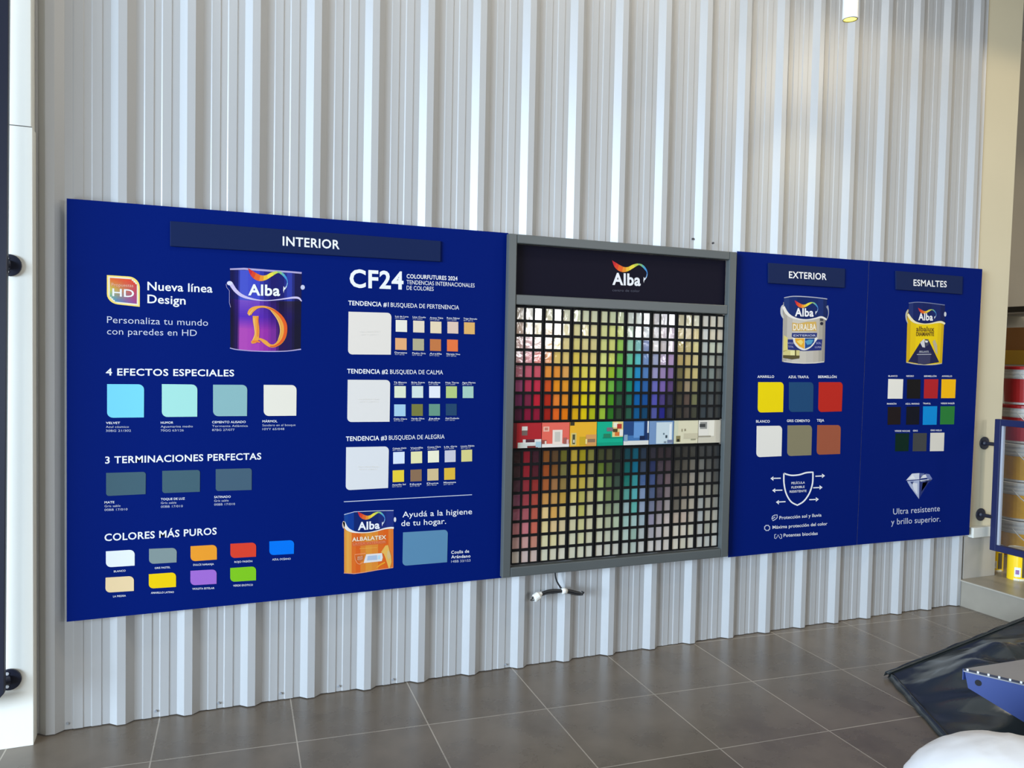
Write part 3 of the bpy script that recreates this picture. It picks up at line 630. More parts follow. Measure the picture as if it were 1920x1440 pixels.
# ---- enamels board ----------------------------------------------------
b3 = board([(1630.6, 489.1), (1842, 504.5), (1817, 1003), (1607.6, 1021.4)], 'royal blue display board headed ESMALTES, nearest the beige column')
p3 = plaque(b3, (1677.5, 508), (1803, 518.5), (1802, 552), (1678, 543)); p3['label'] = 'dark navy plaque reading ESMALTES'
T(p3, [('ESMALTES', 1710.3, 535.8, 1772.5, 538.8, 11.4)], .018, Yo=.009)
for cs, rgb, lb in [(((1665.5, 710.5), (1693.3, 711), (1691.8, 747.5), (1664.3, 747.5)), (236, 234, 226), 'white swatch'), (((1700.5, 711), (1726, 711.2), (1725, 747.5), (1700, 747.5)), (24, 22, 24), 'black swatch'),
                    (((1733, 711), (1759.2, 711), (1757.5, 747), (1732, 747)), (180, 36, 42), 'red swatch'), (((1765.5, 711), (1792, 711.3), (1790.5, 746.5), (1764.5, 746.5)), (248, 188, 16), 'amber yellow swatch'),
                    (((1664.5, 763), (1689, 763), (1688, 796), (1664, 796.5)), (32, 24, 26), 'dark brown swatch'), (((1699.5, 762.5), (1724, 762), (1723, 796), (1698.5, 796.5)), (18, 20, 32), 'navy black swatch'),
                    (((1730.8, 761.8), (1757, 761.5), (1755.8, 796.3), (1730, 796.6)), (10, 140, 216), 'cyan blue swatch'), (((1763.5, 761.8), (1790, 761.5), (1788.5, 795.6), (1762.5, 795.8)), (44, 124, 58), 'green swatch'),
                    (((1678.8, 812.5), (1704.5, 812.3), (1703, 846), (1678, 846.3)), (8, 40, 30), 'dark green swatch'), (((1712, 812), (1737.5, 812), (1736.5, 846), (1711, 846.2)), (68, 70, 72), 'grey swatch'),
                    (((1744.5, 811.5), (1770.5, 811.2), (1769.2, 845.7), (1743.5, 846)), (222, 218, 208), 'ice grey swatch')]:
    swatch(b3, *cs, rgb, lb, rnd=0)
for t, xa, xb, y in [('BLANCO', 222, 290, 106), ('NEGRO', 357, 413, 106), ('BERMELLÓN', 490, 583, 107), ('AMARILLO', 623, 700, 107), ('MARRÓN', 212, 282, 314), ('AZUL MARINO', 350, 455, 314), ('TRAFUL', 482, 540, 312), ('VERDE INGLÉS', 615, 718, 311), ('VERDE NOCHE', 270, 384, 518), ('GRIS', 407, 442, 516), ('GRIS HIELO', 538, 622, 513)]:
    T(b3, [(t, 1610+xa/4, 680+y/4, 1610+xb/4, 680+y/4, 2.9)], .016)
q = Pic(); o4 = lambda x, y: (1610+x/4, 680+y/4); p4 = lambda pts: [o4(*p) for p in pts]
for pts, c in [([(355, 882), (400, 832), (455, 828), (455, 875)], (214, 220, 236)), ([(362, 888), (455, 880), (452, 1022), (385, 930)], (176, 188, 220)), ([(400, 900), (440, 905), (440, 990), (412, 950)], (222, 228, 242)),
               ([(455, 885), (545, 880), (515, 912), (452, 1022)], (44, 56, 116)), ([(460, 870), (475, 845), (500, 838), (520, 862)], (226, 230, 242)), ([(500, 832), (530, 836), (552, 872), (540, 885), (515, 872)], (120, 134, 186)),
               ([(458, 880), (550, 872), (540, 886), (460, 893)], (206, 214, 232)), ([(455, 828), (495, 830), (465, 866)], (96, 110, 166)), ([(480, 900), (520, 890), (505, 920), (470, 968)], (104, 118, 172)),
               ([(372, 872), (405, 842), (425, 870)], (240, 243, 250)), ([(385, 893), (412, 892), (402, 915)], (60, 74, 134))]:
    q.pg(p4(pts), cmat(*c), 1 if c[0] != 222 and c[0] != 240 and c[0] != 60 else 2)
o = q.build('printed_diamond', b3); o['label'] = 'printed silver white diamond'
T(b3, [('Ultra resistente', 1674.5, 964.7, 1762, 958.2, 11)], .0, SOFT); T(b3, [('y brillo superior.', 1670.8, 984, 1763, 977.7, 11)], .0, SOFT)
q = Pic(); o6 = lambda x, y: (1610+x/6, 480+y/6); p6 = lambda pts: [o6(*p) for p in pts]
xs_ = [550, 590, 650, 740, 830, 900, 940, 968]; yc = [(214, 176, 22), (232, 198, 18), (240, 208, 12), (240, 210, 10), (238, 206, 12), (228, 194, 16), (206, 170, 24)]
ybt = lambda x: 1194+26*math.sin((x-540)/420*math.pi)+(x-540)/420*14
for i in range(7):
    a, b = xs_[i], xs_[i+1]; k_ = lambda x, : x-(x-540)/420*14-16
    q.pg(p6([(a, 600), (b, 600), (k_(b), ybt(b)), (k_(a), ybt(a))]), cmat(*yc[i]), 1)
wv = smoothline([(556, 640), (590, 700), (640, 735), (720, 758), (800, 755), (880, 738), (930, 734), (970, 760)], 4)
tp = lambda x: 528-8*math.sin((x-560)/410*math.pi)+(x-560)/410*24
bc = [(34, 50, 112), (16, 34, 98), (14, 30, 94), (20, 36, 102), (16, 28, 84)]
for i in range(len(wv)-1):
    a, b = wv[i], wv[i+1]; c = bc[min(4, int(i/(len(wv)-1)*5))]
    q.pg(p6([(max(a[0], 565), tp(max(565, a[0]))), (max(566, b[0]), tp(max(566, b[0]))), b, a]), cmat(*c), 2)
q.band([(*o6(x, y), wd/6) for x, y, wd in smoothline([(552, 655, 24), (590, 712, 30), (640, 748, 22), (720, 764, 10), (800, 762, 10), (880, 746, 18), (930, 744, 24), (970, 764, 20)], 4)], cmat(240, 232, 190), 3)
q.band([(*o6(x, y), 1.4) for x, y in smoothline([(562, 530), (660, 520), (800, 530), (968, 552)], 4)], cmat(120, 130, 165), 3)
q.band([(*o6(x, y), 1.6) for x, y in smoothline([(535, 1196), (640, 1216), (760, 1224), (860, 1220), (935, 1208)], 4)], cmat(190, 186, 170), 3)
q.band([(*o6(x, y), wd/6) for x, y, wd in smoothline([(556, 610, 20), (536, 650, 18), (536, 710, 14), (552, 760, 8)], 4)], cmat(190, 190, 170), 2)
q.ell(*o6(972, 655), 2.2, 4.5, cmat(205, 210, 222), 3)
q.pg(p6([(700, 960), (790, 955), (905, 1195), (735, 1222), (555, 1190)]), cmat(30, 34, 78), 3)
q.pg(p6([(665, 1080), (810, 1080), (800, 1210), (665, 1214)]), cmat(58, 60, 96), 4)
q.pg(p6([(690, 975), (735, 930), (745, 1030), (715, 1025)]), cmat(212, 214, 222), 4); q.pg(p6([(745, 935), (785, 940), (785, 1000), (750, 1020)]), cmat(70, 74, 96), 4); q.pg(p6([(745, 950), (780, 955), (770, 975), (745, 972)]), cmat(226, 228, 232), 5)
q.pg(p6([(830, 960), (855, 940), (880, 1000), (885, 1110), (860, 1080)]), cmat(190, 180, 150), 4)
q.band([(*o6(x, y), .9) for x, y in [(652, 1108), (815, 1106)]], cmat(210, 212, 222), 5)
alba_ribbon(q, *o6(668, 720), *o6(832, 725), lay=4, dim=.95)
cn = q.build('printed_paint_can', b3); cn['label'] = 'printed yellow enamel paint can with a navy top and peak'
T(cn, [('Alba', *o6(668, 720), *o6(832, 725), 12.5)], .03, lay=6)
T(cn, [('albalux', *o6(645, 846), *o6(848, 848), 9)], .02, M=cmat(120, 92, 26), lay=6); T(cn, [('DIAMANTE', *o6(645, 898), *o6(845, 898), 7)], .03, M=cmat(112, 84, 30), lay=6)
T(cn, [('BRILLANTE', *o6(680, 1086), *o6(785, 1086), 3.2)], .01, M=cmat(200, 204, 218), lay=6)

# ------------------------------------------------------------------ colour card cabinet
FRM = mat('grey_metal_frame', (.085, .094, .092), .38, spec=.45, var=.06, vscale=5)
YF = -.085
def PF(px, py): return onY(px, py, YF)
TL, TR, BR, BL = PF(955, 439.5), PF(1382.5, 471), PF(1365, 1045.5), PF(941.5, 1082.5)
X0 = (TL.x+BL.x)/2; X1 = (TR.x+BR.x)/2; Z1 = (TL.z+TR.z)/2; Z0 = (BL.z+BR.z)/2
cab = empty('colour_card_cabinet', ((X0+X1)/2, YF, Z0), 'tall grey framed colour card cabinet between the INTERIOR and EXTERIOR boards', 'display cabinet')
xi0 = (PF(970, 457).x+PF(957.5, 1062).x)/2; xi1 = (PF(1367.5, 486).x+PF(1353, 1030).x)/2
zi1 = (PF(970, 457).z+PF(1367, 486).z)/2; zi0 = (PF(957, 1062.5).z+PF(1352.5, 1031).z)/2
zm1 = (PF(968.8, 553).z+PF(1363.8, 571).z)/2; zm0 = (PF(968, 570.5).z+PF(1362.5, 589.5).z)/2
YBK = -.012
def bar(name, a, b):
    q = MB(); q.box(a, b, FRM); return q.build(name, cab, bevel=.004)
bar('frame_side', (X0, YF, Z0), (xi0, -.0512, Z1)); bar('frame_side', (xi1, YF, Z0), (X1, -.0512, Z1))
bar('frame_rail', (xi0, YF, zi1), (xi1, -.0512, Z1)); bar('frame_rail', (xi0, YF, Z0), (xi1, -.0512, zi0)); bar('frame_rail', (xi0, YF+.004, zm0), (xi1, -.0512, zm1))
BLK = mat('black_card_tray', (.006, .006, .0065), .55, spec=.15)
q = MB(); q.box((xi0, -.052, zm1), (xi1, -.035, zi1), mat('dark_header_film', S(16, 14, 34, .8), .6, spec=.12)); hs = q.build('header_sign', cab); hs['label'] = 'dark header sign with the rainbow logo'
q = Pic(); alba_ribbon(q, 1147.5, 533, 1200.5, 535, lay=1, Yo=.003); q.build('printed_logo', hs)
T(hs, [('Alba', 1147.5, 533.3, 1200.5, 535.5, 21)], .03, Yo=.003); T(hs, [('centro de color', 1147.5, 546.3, 1198.8, 547.8, 4.6)], .0, M=cmat(88, 90, 108), Yo=.003)
q = MB(); q.box((xi0, -.038, zi0), (xi1, -.032, zm0), BLK); q.build('back_panel', cab)
YC = -.052                                        # face of the cards
def PC(px, py): return onY(px, py, YC)
u_tl, u_tr, u_br, u_bl = PC(969.5, 574), PC(1356, 591), PC(1351, 784.5), PC(964.5, 786)
l_tl, l_tr, l_br, l_bl = PC(963.8, 845), PC(1348, 837), PC(1343, 1027), PC(959, 1055.5)
cx0 = (u_tl.x+u_bl.x+l_tl.x+l_bl.x)/4; cx1 = (u_tr.x+u_br.x+l_tr.x+l_br.x)/4
cx0 = max(cx0, xi0+.004); cx1 = min(cx1, xi1-.004)
uz1 = min((u_tl.z+u_tr.z)/2, zm0-.012); uz0 = (u_bl.z+u_br.z)/2; lz1 = (l_tl.z+l_tr.z)/2; lz0 = max((l_bl.z+l_br.z)/2, zi0+.012)
BW = (cx1-cx0+.020)/8                             # bay pitch
CW = (BW-.020-.020)/3                             # card width, slim gaps inside a bay
colx = [cx0+BW*(c//3)+(CW+.010)*(c % 3) for c in range(24)]
def rows(z1, z0):
    p = (z1-z0+.0135)/8; return [(z1-p*r, z1-p*r-(p-.0135)) for r in range(8)]
RZ = rows(uz1, uz0)+rows(lz1, lz0)
for blk, (za, zb) in enumerate(((uz1, uz0), (lz1, lz0))):
    for bay in range(8):
        q = MB(); xa = cx0+BW*bay-.0065; xb = xa+BW-.004
        rz = RZ[blk*8:blk*8+8]
        for c in range(4):
            xx = cx0+BW*bay+(CW+.010)*c-.010
            q.box((max(xa, xx) if c else xa, -.0555, zb-.006), (xx+.010 if c < 3 else xb, -.040, za+.006), BLK)
        for r in range(9):
            zt = za+.007 if r == 0 else rz[r-1][0]-(rz[r-1][0]-rz[r-1][1])
            zt2 = za if r == 0 else (rz[r][0] if r < 8 else zb-.007)
            q.box((xa, -.0575, min(zt, zt2)), (xb, -.040, max(zt, zt2)), BLK)
        q.box((xa, -.043, zb), (xb, -.039, za), BLK)
        q.build('card_tray', cab)
q = MB()
for pt in [(xi0+.002, xi0+.02)]: pass
# power cable hanging below the cabinet
# colours of the cards, rows from the top, three to a bay
CU = '''235 225 210,236 226 208,236 226 206|235 225 190,235 225 195,235 228 195|232 230 190,232 230 192,232 230 190|230 228 185,222 225 180,222 225 180|228 230 215,225 228 215,215 220 210|222 212 210,215 205 205,210 195 205|215 200 160,220 208 165,235 228 200|225 218 205,230 220 200,225 212 190
230 205 190,240 225 195,240 225 190|235 205 170,230 195 165,235 220 170|230 218 160,235 220 165,235 222 165|222 220 150,225 225 140,215 222 130|205 218 195,205 218 215,225 228 228|222 215 215,212 195 200,205 185 200|215 195 145,220 200 160,225 205 150|220 220 215,228 218 195,225 212 190
232 195 192,234 190 188,236 205 195|235 190 140,235 215 150,235 215 150|225 210 130,230 215 150,225 210 145|220 220 140,220 220 125,160 205 90|160 215 180,140 200 195,140 155 195|228 222 220,218 205 205,212 192 205|205 185 125,205 185 125,230 215 150|190 195 190,205 210 190,205 205 185
225 175 180,235 165 168,235 140 130|240 165 110,235 200 110,235 205 125|235 205 90,235 210 125,230 210 130|228 230 140,220 225 110,115 190 75|110 205 160,95 200 205,120 150 200|170 175 205,205 185 210,190 160 200|190 165 105,205 180 115,225 205 145|160 165 160,175 178 165,140 140 130
200 120 140,205 95 115,215 90 105|240 150 60,240 150 55,235 170 90|225 205 80,238 222 95,240 225 110|220 225 120,165 200 45,90 170 75|80 175 140,40 150 205,90 135 195|165 160 205,165 140 190,140 110 165|115 105 65,195 175 115,215 195 130|105 115 115,130 140 135,110 110 105
165 80 125,190 55 85,205 50 75|215 85 30,245 150 30,245 160 45|225 185 50,240 215 40,242 222 60|195 215 80,120 190 70,45 120 60|30 145 115,15 125 195,50 105 175|115 115 195,130 105 180,100 75 125|100 90 60,165 145 115,150 140 95|75 85 90,85 95 95,70 75 75
120 50 95,130 40 70,200 35 55|190 45 25,245 135 50,245 150 40|240 185 25,240 215 20,215 210 35|175 205 75,80 155 30,50 90 60|35 115 95,10 100 175,25 85 160|90 90 185,75 60 130,55 50 75|75 70 55,95 75 65,120 120 80|60 70 75,75 80 82,60 62 62
90 35 65,145 25 60,150 25 55|170 35 25,245 110 35,245 130 15|235 180 20,240 210 10,190 195 25|165 200 60,50 120 35,50 70 50|45 95 75,15 95 150,20 75 115|90 95 170,40 40 140,55 55 75|65 60 50,70 60 55,65 65 50|50 60 68,58 62 65,50 52 52
50 30 32,140 28 42,65 32 42|135 80 35,95 70 45,110 105 40|195 165 60,165 150 30,135 130 60|70 75 45,75 75 50,40 50 42|25 70 80,20 90 110,45 58 75|52 50 60,58 48 52,55 45 50|50 48 44,55 52 48,62 60 55|62 62 62,55 56 58,50 52 54
60 35 42,150 25 40,85 28 40|160 75 30,135 85 40,120 115 65|200 165 50,185 155 35,150 145 95|105 125 45,80 95 50,45 62 50|15 100 100,15 110 140,60 75 100|45 55 95,72 60 70,80 65 72|65 62 55,85 80 72,115 110 100|115 115 110,85 85 82,72 72 72
75 35 52,150 40 52,150 45 42|175 95 45,165 115 70,150 125 70|210 180 85,205 180 75,185 175 105|170 185 110,100 120 75,62 82 70|20 120 110,50 150 155,70 100 150|60 80 130,75 62 80,115 95 100|80 75 66,100 95 85,160 152 140|140 138 130,120 118 112,85 84 80
115 45 75,160 55 65,175 65 50|210 150 75,200 150 75,200 160 70|222 200 115,195 185 100,200 190 135|190 200 140,125 140 90,105 130 95|90 165 155,90 180 185,135 155 190|80 95 130,80 70 85,130 115 120|90 82 72,130 118 105,175 165 150|160 158 145,145 142 130,120 118 108
150 75 95,175 85 95,190 85 65|240 205 140,230 175 90,222 195 120|222 215 165,200 195 105,212 208 165|200 205 165,150 160 125,155 170 145|165 190 190,95 185 175,155 170 195|120 125 150,130 118 130,165 155 155|105 98 88,160 148 132,185 175 158|170 172 168,165 162 150,150 148 138
185 115 120,210 125 135,210 105 85|235 215 155,232 200 145,225 205 160|222 215 175,215 210 150,218 212 175|210 210 175,185 190 160,190 205 175|165 200 190,170 200 195,165 185 195|145 140 165,165 155 160,200 185 180|185 168 152,200 180 165,190 180 165|180 185 185,180 178 165,190 185 170
205 165 160,215 165 160,205 140 120|228 220 175,230 218 165,225 215 180|222 220 190,215 212 165,218 215 185|215 215 190,205 208 185,205 210 190|190 210 200,160 190 175,185 195 195|175 172 180,190 182 185,215 205 195|220 212 195,222 212 195,210 205 185|190 192 188,180 180 165,205 202 190
222 212 200,222 200 195,215 190 180|222 220 195,225 220 195,220 215 195|220 218 195,218 216 190,220 218 200|220 215 200,215 215 200,215 212 200|205 210 200,185 200 190,205 205 200|210 205 200,205 200 198,218 210 200|222 215 198,215 210 190,220 215 200|205 205 198,200 202 195,222 220 210'''
RGB = [[tuple(int(v) for v in c.split()) for bay in row.split('|') for c in bay.split(',')] for row in CU.split('\n')]
PAL = {'deep red': (150, 30, 45), 'red': (205, 45, 60), 'maroon': (70, 32, 42), 'plum': (120, 48, 90), 'rose': (205, 95, 115), 'pink': (235, 170, 170), 'dusty pink': (210, 150, 145), 'orange': (245, 140, 45), 'burnt orange': (175, 80, 35), 'peach': (238, 190, 140), 'apricot': (240, 165, 90),
       'ivory': (233, 226, 200), 'cream': (232, 218, 165), 'pale yellow': (230, 215, 130), 'yellow': (240, 215, 40), 'golden yellow': (238, 182, 30), 'mustard': (185, 155, 40), 'olive': (110, 105, 50), 'pale lime': (222, 225, 130), 'lime green': (170, 205, 60), 'leaf green': (100, 180, 70), 'green': (50, 120, 50), 'dark green': (48, 75, 52),
       'mint': (165, 215, 185), 'sage': (150, 165, 130), 'teal': (20, 120, 110), 'dark teal': (25, 75, 80), 'aqua': (95, 185, 185), 'sky blue': (40, 150, 205), 'blue': (20, 95, 165), 'slate blue': (65, 85, 130), 'pale blue': (165, 190, 200), 'periwinkle': (120, 140, 195), 'violet blue': (95, 95, 185), 'indigo': (45, 42, 140), 'purple': (120, 85, 150), 'lilac': (195, 170, 205),
       'pale lilac': (216, 200, 206), 'mauve grey': (140, 125, 140), 'aubergine': (74, 60, 72), 'tan': (205, 182, 120), 'beige': (205, 190, 160), 'brown': (100, 75, 50), 'dark brown': (65, 58, 48), 'taupe': (150, 138, 120), 'pale grey': (205, 205, 195), 'grey': (160, 160, 150), 'mid grey': (115, 115, 110), 'charcoal': (60, 62, 64), 'off white': (222, 218, 205)}
def cname(c):
    return min(PAL, key=lambda k: sum((a-b)**2 for a, b in zip(PAL[k], c)))
def card_mat(attr):
    M = bpy.data.materials.new('card_stock_mixed' if attr else 'card_stock'); M.use_nodes = True
    n = M.node_tree.nodes; l = M.node_tree.links; b = n['Principled BSDF']
    if attr:
        a = n.new('ShaderNodeAttribute'); a.attribute_name = 'ink'; l.new(a.outputs['Color'], b.inputs['Base Color'])
    else:
        a = n.new('ShaderNodeObjectInfo'); l.new(a.outputs['Color'], b.inputs['Base Color'])
    b.inputs['Roughness'].default_value = .45; b.inputs['Specular IOR Level'].default_value = .05; b.inputs['Coat Weight'].default_value = 1.0; b.inputs['Coat Roughness'].default_value = .06
    g = n.new('ShaderNodeNewGeometry'); t = n.new('ShaderNodeTexNoise'); t.inputs['Scale'].default_value = 38; t.inputs['Detail'].default_value = 4
    bp = n.new('ShaderNodeBump'); bp.inputs['Strength'].default_value = .3; bp.inputs['Distance'].default_value = .002
    l.new(g.outputs['Position'], t.inputs['Vector']); l.new(t.outputs['Fac'], bp.inputs['Height']); l.new(bp.outputs['Normal'], b.inputs['Coat Normal'])
    return M
CM = card_mat(False); CM2 = card_mat(True)
CH = [RZ[0][0]-RZ[0][1], RZ[8][0]-RZ[8][1]]
def card_mesh(h):
    me = bpy.data.meshes.new('colour_card'); x, y, z = CW/2, .0015, h/2
    me.from_pydata([(-x,-y,-z),(x,-y,-z),(x,y,-z),(-x,y,-z),(-x,-y,z),(x,-y,z),(x,y,z),(-x,y,z)], [], [(0,3,2,1),(4,5,6,7),(0,1,5,4),(1,2,6,5),(2,3,7,6),(3,0,4,7)])
    me.materials.append(CM); return me
CMESH = [card_mesh(h) for h in CH]
ordw = ['first', 'second', 'third', 'fourth', 'fifth', 'sixth', 'seventh', 'eighth']
rest = MB(); restcol = []
card0 = [bpy.data.objects.new('colour_card', m_) for m_ in CMESH]
used = [False, False]
for c in range(24):
    for r in range(16):
        z1, z0 = RZ[r]; loc = Vector((colx[c]+CW/2, YC+.0015, (z1+z0)/2)); rgb = RGB[r][c]; k = r//8
        if c < 18 or (c == 18 and r < 12):
            o = card0[k] if not used[k] else card0[k].copy(); used[k] = True
            COL.objects.link(o); o.location = loc; o.rotation_euler = (random.uniform(-.012, .012), 0, random.uniform(-.02, .02))
            o.color = (*S(*rgb, .78), 1)
            o['label'] = '%s paint card in the %s block, %s row, %s bay, %s slot' % (cname(rgb), ('upper', 'lower')[k], ordw[r % 8], ordw[c//3], ('first', 'middle', 'last')[c % 3])
            o['category'] = 'paint card'; o['group'] = 'paint colour cards in the cabinet'
        else:
            n0 = len(rest.f); rest.box((loc.x-CW/2, loc.y-.0015, z0), (loc.x+CW/2, loc.y+.0015, z1), CM2)
            restcol += [(*S(*rgb, .78), 1)]*(len(rest.f)-n0)
o = rest.build('colour_cards'); at = o.data.color_attributes.new('ink', 'FLOAT_COLOR', 'CORNER')
for p in o.data.polygons:
    for li in p.loop_indices: at.data[li].color = restcol[p.index]
tag(o, 'brown and grey paint cards filling the last two bays of the cabinet', 'paint card', 'paint colour cards in the cabinet', 'stuff')
# room picture cards between the two blocks
pz1 = (PC(964.5, 791.5).z+PC(1348, 789).z)/2; pz0 = (PC(963.7, 839.5).z+PC(1347, 830.5).z)/2
pics = [
 ('red room photo card with a white sofa and a small wall lamp', (176, 38, 46), [((0,.0,.12,1),(110,30,38)),((.30,.14,.50,.5),(120,100,95)),((.30,.14,.50,.30),(222,218,210)),((.16,.78,1,1),(214,220,214)),((.34,.66,1,.84),(226,226,222)),((.44,.66,.76,.78),(90,50,60)),((.5,.92,.88,1),(120,50,48)),((.80,.76,1,.98),(170,200,212))]),
 ('coral pink room photo card with a white chair and table', (236, 108, 92), [((0,.86,1,1),(238,232,226)),((.04,.16,.26,.36),(245,190,170)),((.09,.2,.21,.31),(205,130,110)),((.38,.30,.74,.9),(244,228,216)),((.46,.38,.66,.78),(206,200,190)),((.0,.7,.16,.86),(150,80,70)),((.1,.74,.16,.86),(240,220,205)),((.78,.62,.90,.88),(170,100,90)),((.9,.7,.98,.88),(235,190,190))]),
 ('amber yellow room photo card with plants and a bench', (240, 182, 48), [((.0,.0,.16,.14),(60,55,40)),((.04,.44,.24,.95),(220,200,120)),((.09,.5,.19,.9),(80,82,60)),((.12,.72,.17,.84),(225,222,205)),((.36,.6,.58,.96),(206,170,40)),((.60,.52,1,.98),(218,158,92)),((.66,.7,.95,.84),(150,118,90)),((.58,.7,.64,.9),(245,225,150))]),
 ('emerald green room photo card with a sideboard and bright flowers', (18, 178, 142), [((.58,.0,1,.64),(236,214,140)),((.62,.04,.8,.24),(245,240,215)),((.76,.1,.94,.3),(190,60,50)),((.6,.3,.78,.44),(80,70,40)),((.68,.44,.86,.6),(220,120,60)),((.86,.34,1,.6),(240,235,225)),((.36,.24,.6,.40),(130,110,120)),((.24,.5,.5,.66),(40,130,96)),((0,.86,1,1),(14,160,128)),((.2,.66,1,.69),(12,130,104))]),
 ('deep blue room photo card with a white sofa', (70, 120, 180), [((0,0,.4,.6),(40,74,130)),((.4,.05,.8,.7),(104,154,214)),((.82,0,.94,.8),(24,54,104)),((.94,0,1,.5),(228,232,236)),((0,.82,1,1),(226,226,222)),((.02,.56,.16,.84),(140,170,195)),((.64,.62,.84,.80),(24,40,76)),((.94,.5,1,.8),(50,66,100))]),
 ('pale blue room photo card with an open white window', (112, 146, 190), [((.0,.0,.26,1),(120,152,196)),((.28,.06,.94,.98),(206,222,230)),((.82,.14,.9,.84),(238,244,248)),((.66,.62,.74,.74),(60,76,86)),((.56,.52,.62,.6),(110,130,140)),((.74,.82,.98,.96),(120,132,160)),((.6,.88,.7,.96),(130,145,160))]),
 ('cream yellow room photo card with a sofa and plant', (226, 220, 190), [((0,0,.16,1),(214,216,188)),((.08,.66,.26,.92),(140,130,90)),((.12,.80,.22,.92),(48,46,40)),((.30,.36,.34,.48),(150,140,110)),((.42,.36,.48,.46),(150,140,115)),((.4,.56,1,.8),(208,200,172)),((.7,.8,.9,.86),(160,156,130))]),
 ('ivory room photo card with a framed wall poster', (214, 208, 190), [((.0,.0,.46,.7),(236,232,222)),((.06,.08,.38,.38),(150,150,146)),((.04,.16,.30,.3),(70,72,72)),((.46,.0,.72,.7),(240,236,222)),((.0,.68,.56,.74),(160,154,136)),((.8,.0,1,1),(206,198,180))])]
for k, (lb, base, shapes) in enumerate(pics):
    xa = cx0+BW*k-.006; xb = xa+BW-.004
    if k == 7: xb = cx1+.002
    q = MB(); q.box((xa, YC-.002, pz0), (xb, -.0385, pz1), cmat(*base, .3))
    for j, ((u0, v0, u1, v1), c) in enumerate(shapes):
        yy = YC-.002-.0002*(j+1); ax = xa+(xb-xa)*u0; bx = xa+(xb-xa)*u1; az = pz1-(pz1-pz0)*v0; bz = pz1-(pz1-pz0)*v1
        q.poly([(ax, yy, bz), (bx, yy, bz), (bx, yy, az), (ax, yy, az)], cmat(*c, .3))
    tag(q.build('room_photo_card'), lb, 'photo card', 'room photo cards in the cabinet')

# power cable bundle with plug
pc = empty('power_cable', onY(1048, 1120, -.05), 'black power cable with a white plug, tied up and hanging under the colour card cabinet', 'cable')
blk = mat('black_rubber', (.015, .016, .018), .45); plugm = mat('white_plastic', (.78, .76, .70), .4)
oc_ = lambda x, y, d=0: onY(950+x/10.667, 1060+y/10.667, -.052-d)
q = MB(); q.tube([oc_(966, 138)]+[oc_(*p) for p in smoothline([(970, 150), (975, 210), (1000, 310), (1050, 400), (1105, 480)], 4)], .0042, blk, 8); q.build('lead', pc, smooth=True)
for dy, dz in ((-14, .006), (4, .012), (22, .004), (40, .010)):
    q = MB(); q.tube([oc_(x, y, dz) for x, y in smoothline([(700, 560+dy*.9), (820, 520+dy), (960, 505+dy), (1100, 505+dy*.6), (1150, 510+dy*.4), (1250, 510+dy), (1400, 545+dy), (1480+dy, 555+dy*.7)], 4)], .0048, blk, 8)
    q.build('cable_loop', pc, smooth=True)
q = MB(); q.tube([oc_(x, y, .012) for x, y in [(1480, 580), (1530, 560), (1545, 545), (1500, 525)]], .004, blk, 8); q.build('cable_loop', pc, smooth=True)
q = MB(); q.tube([oc_(1100, 520, .008), oc_(1150, 510, .008), oc_(1200, 522, .008)], [.014, .016, .012], plugm, 12); t_ = q.build('cable_tie', pc, smooth=True); t_['label'] = 'white tape tie'
q = MB(); q.tube([oc_(705, 555, .01), oc_(670, 575, .01), oc_(640, 600, .01), oc_(560, 660, .01), oc_(545, 668, .01)], [.008, .012, .020, .020, .017], plugm, 14); pl = q.build('plug', pc, bevel=.002); pl['label'] = 'white plug'
for a, b in (((545, 650), (470, 700)), ((530, 625), (505, 660)), ((560, 690), (490, 708))):
    q = MB(); q.tube([oc_(*a, .012), oc_(*b, .012)], .0026, mat('pin_metal', (.1, .1, .1), .3, metal=.8), 6); q.build('pin', pl)

# ------------------------------------------------------------------ spotlight tube
L = onY(1594, 37, -.6)
lamp = empty('tube_spotlight', L, 'white tube spotlight with a glowing yellow lens hanging before the upper wall', 'spotlight')
wl = mat('white_lacquer', (.82, .82, .80), .35)
q = MB(); q.lathe([(.0345, 0.0), (.036, .002), (.036, .30), (.034, .303), (0.0, .303)], L, wl); q.build('tube', lamp, smooth=False)
q = MB(); q.lathe([(.0345, 0.0), (.031, -.001), (.0305, .004)], L, mat('lens_ring', (.25, .22, .08), .3, metal=.6)); q.build('lens_ring', lamp)
q = MB(); q.lathe([(.0305, .003), (.0001, .002)], L, mat('glowing_lens', (.8, .75, .3), .4, emit=((1.0, .88, .22), 1.15))); o = q.build('lens', lamp); o['label'] = 'glowing yellow lens'
q = MB(); q.tube([L+Vector((0, 0, .30)), Vector((L.x, L.y, ZT))], .007, wl, 8); q.build('stem', lamp)
sl = bpy.data.lights.new('spotlight_beam', 'SPOT'); sl.energy = 16; sl.color = (1, .86, .55); sl.spot_size = math.radians(75); sl.spot_blend = .8; sl.shadow_soft_size = .03
so = bpy.data.objects.new('spotlight_beam', sl); COL.objects.link(so); so.location = L+Vector((0, 0, -.006)); so.rotation_euler = (Vector((.35, .5, -1))).to_track_quat('-Z', 'Y').to_euler()

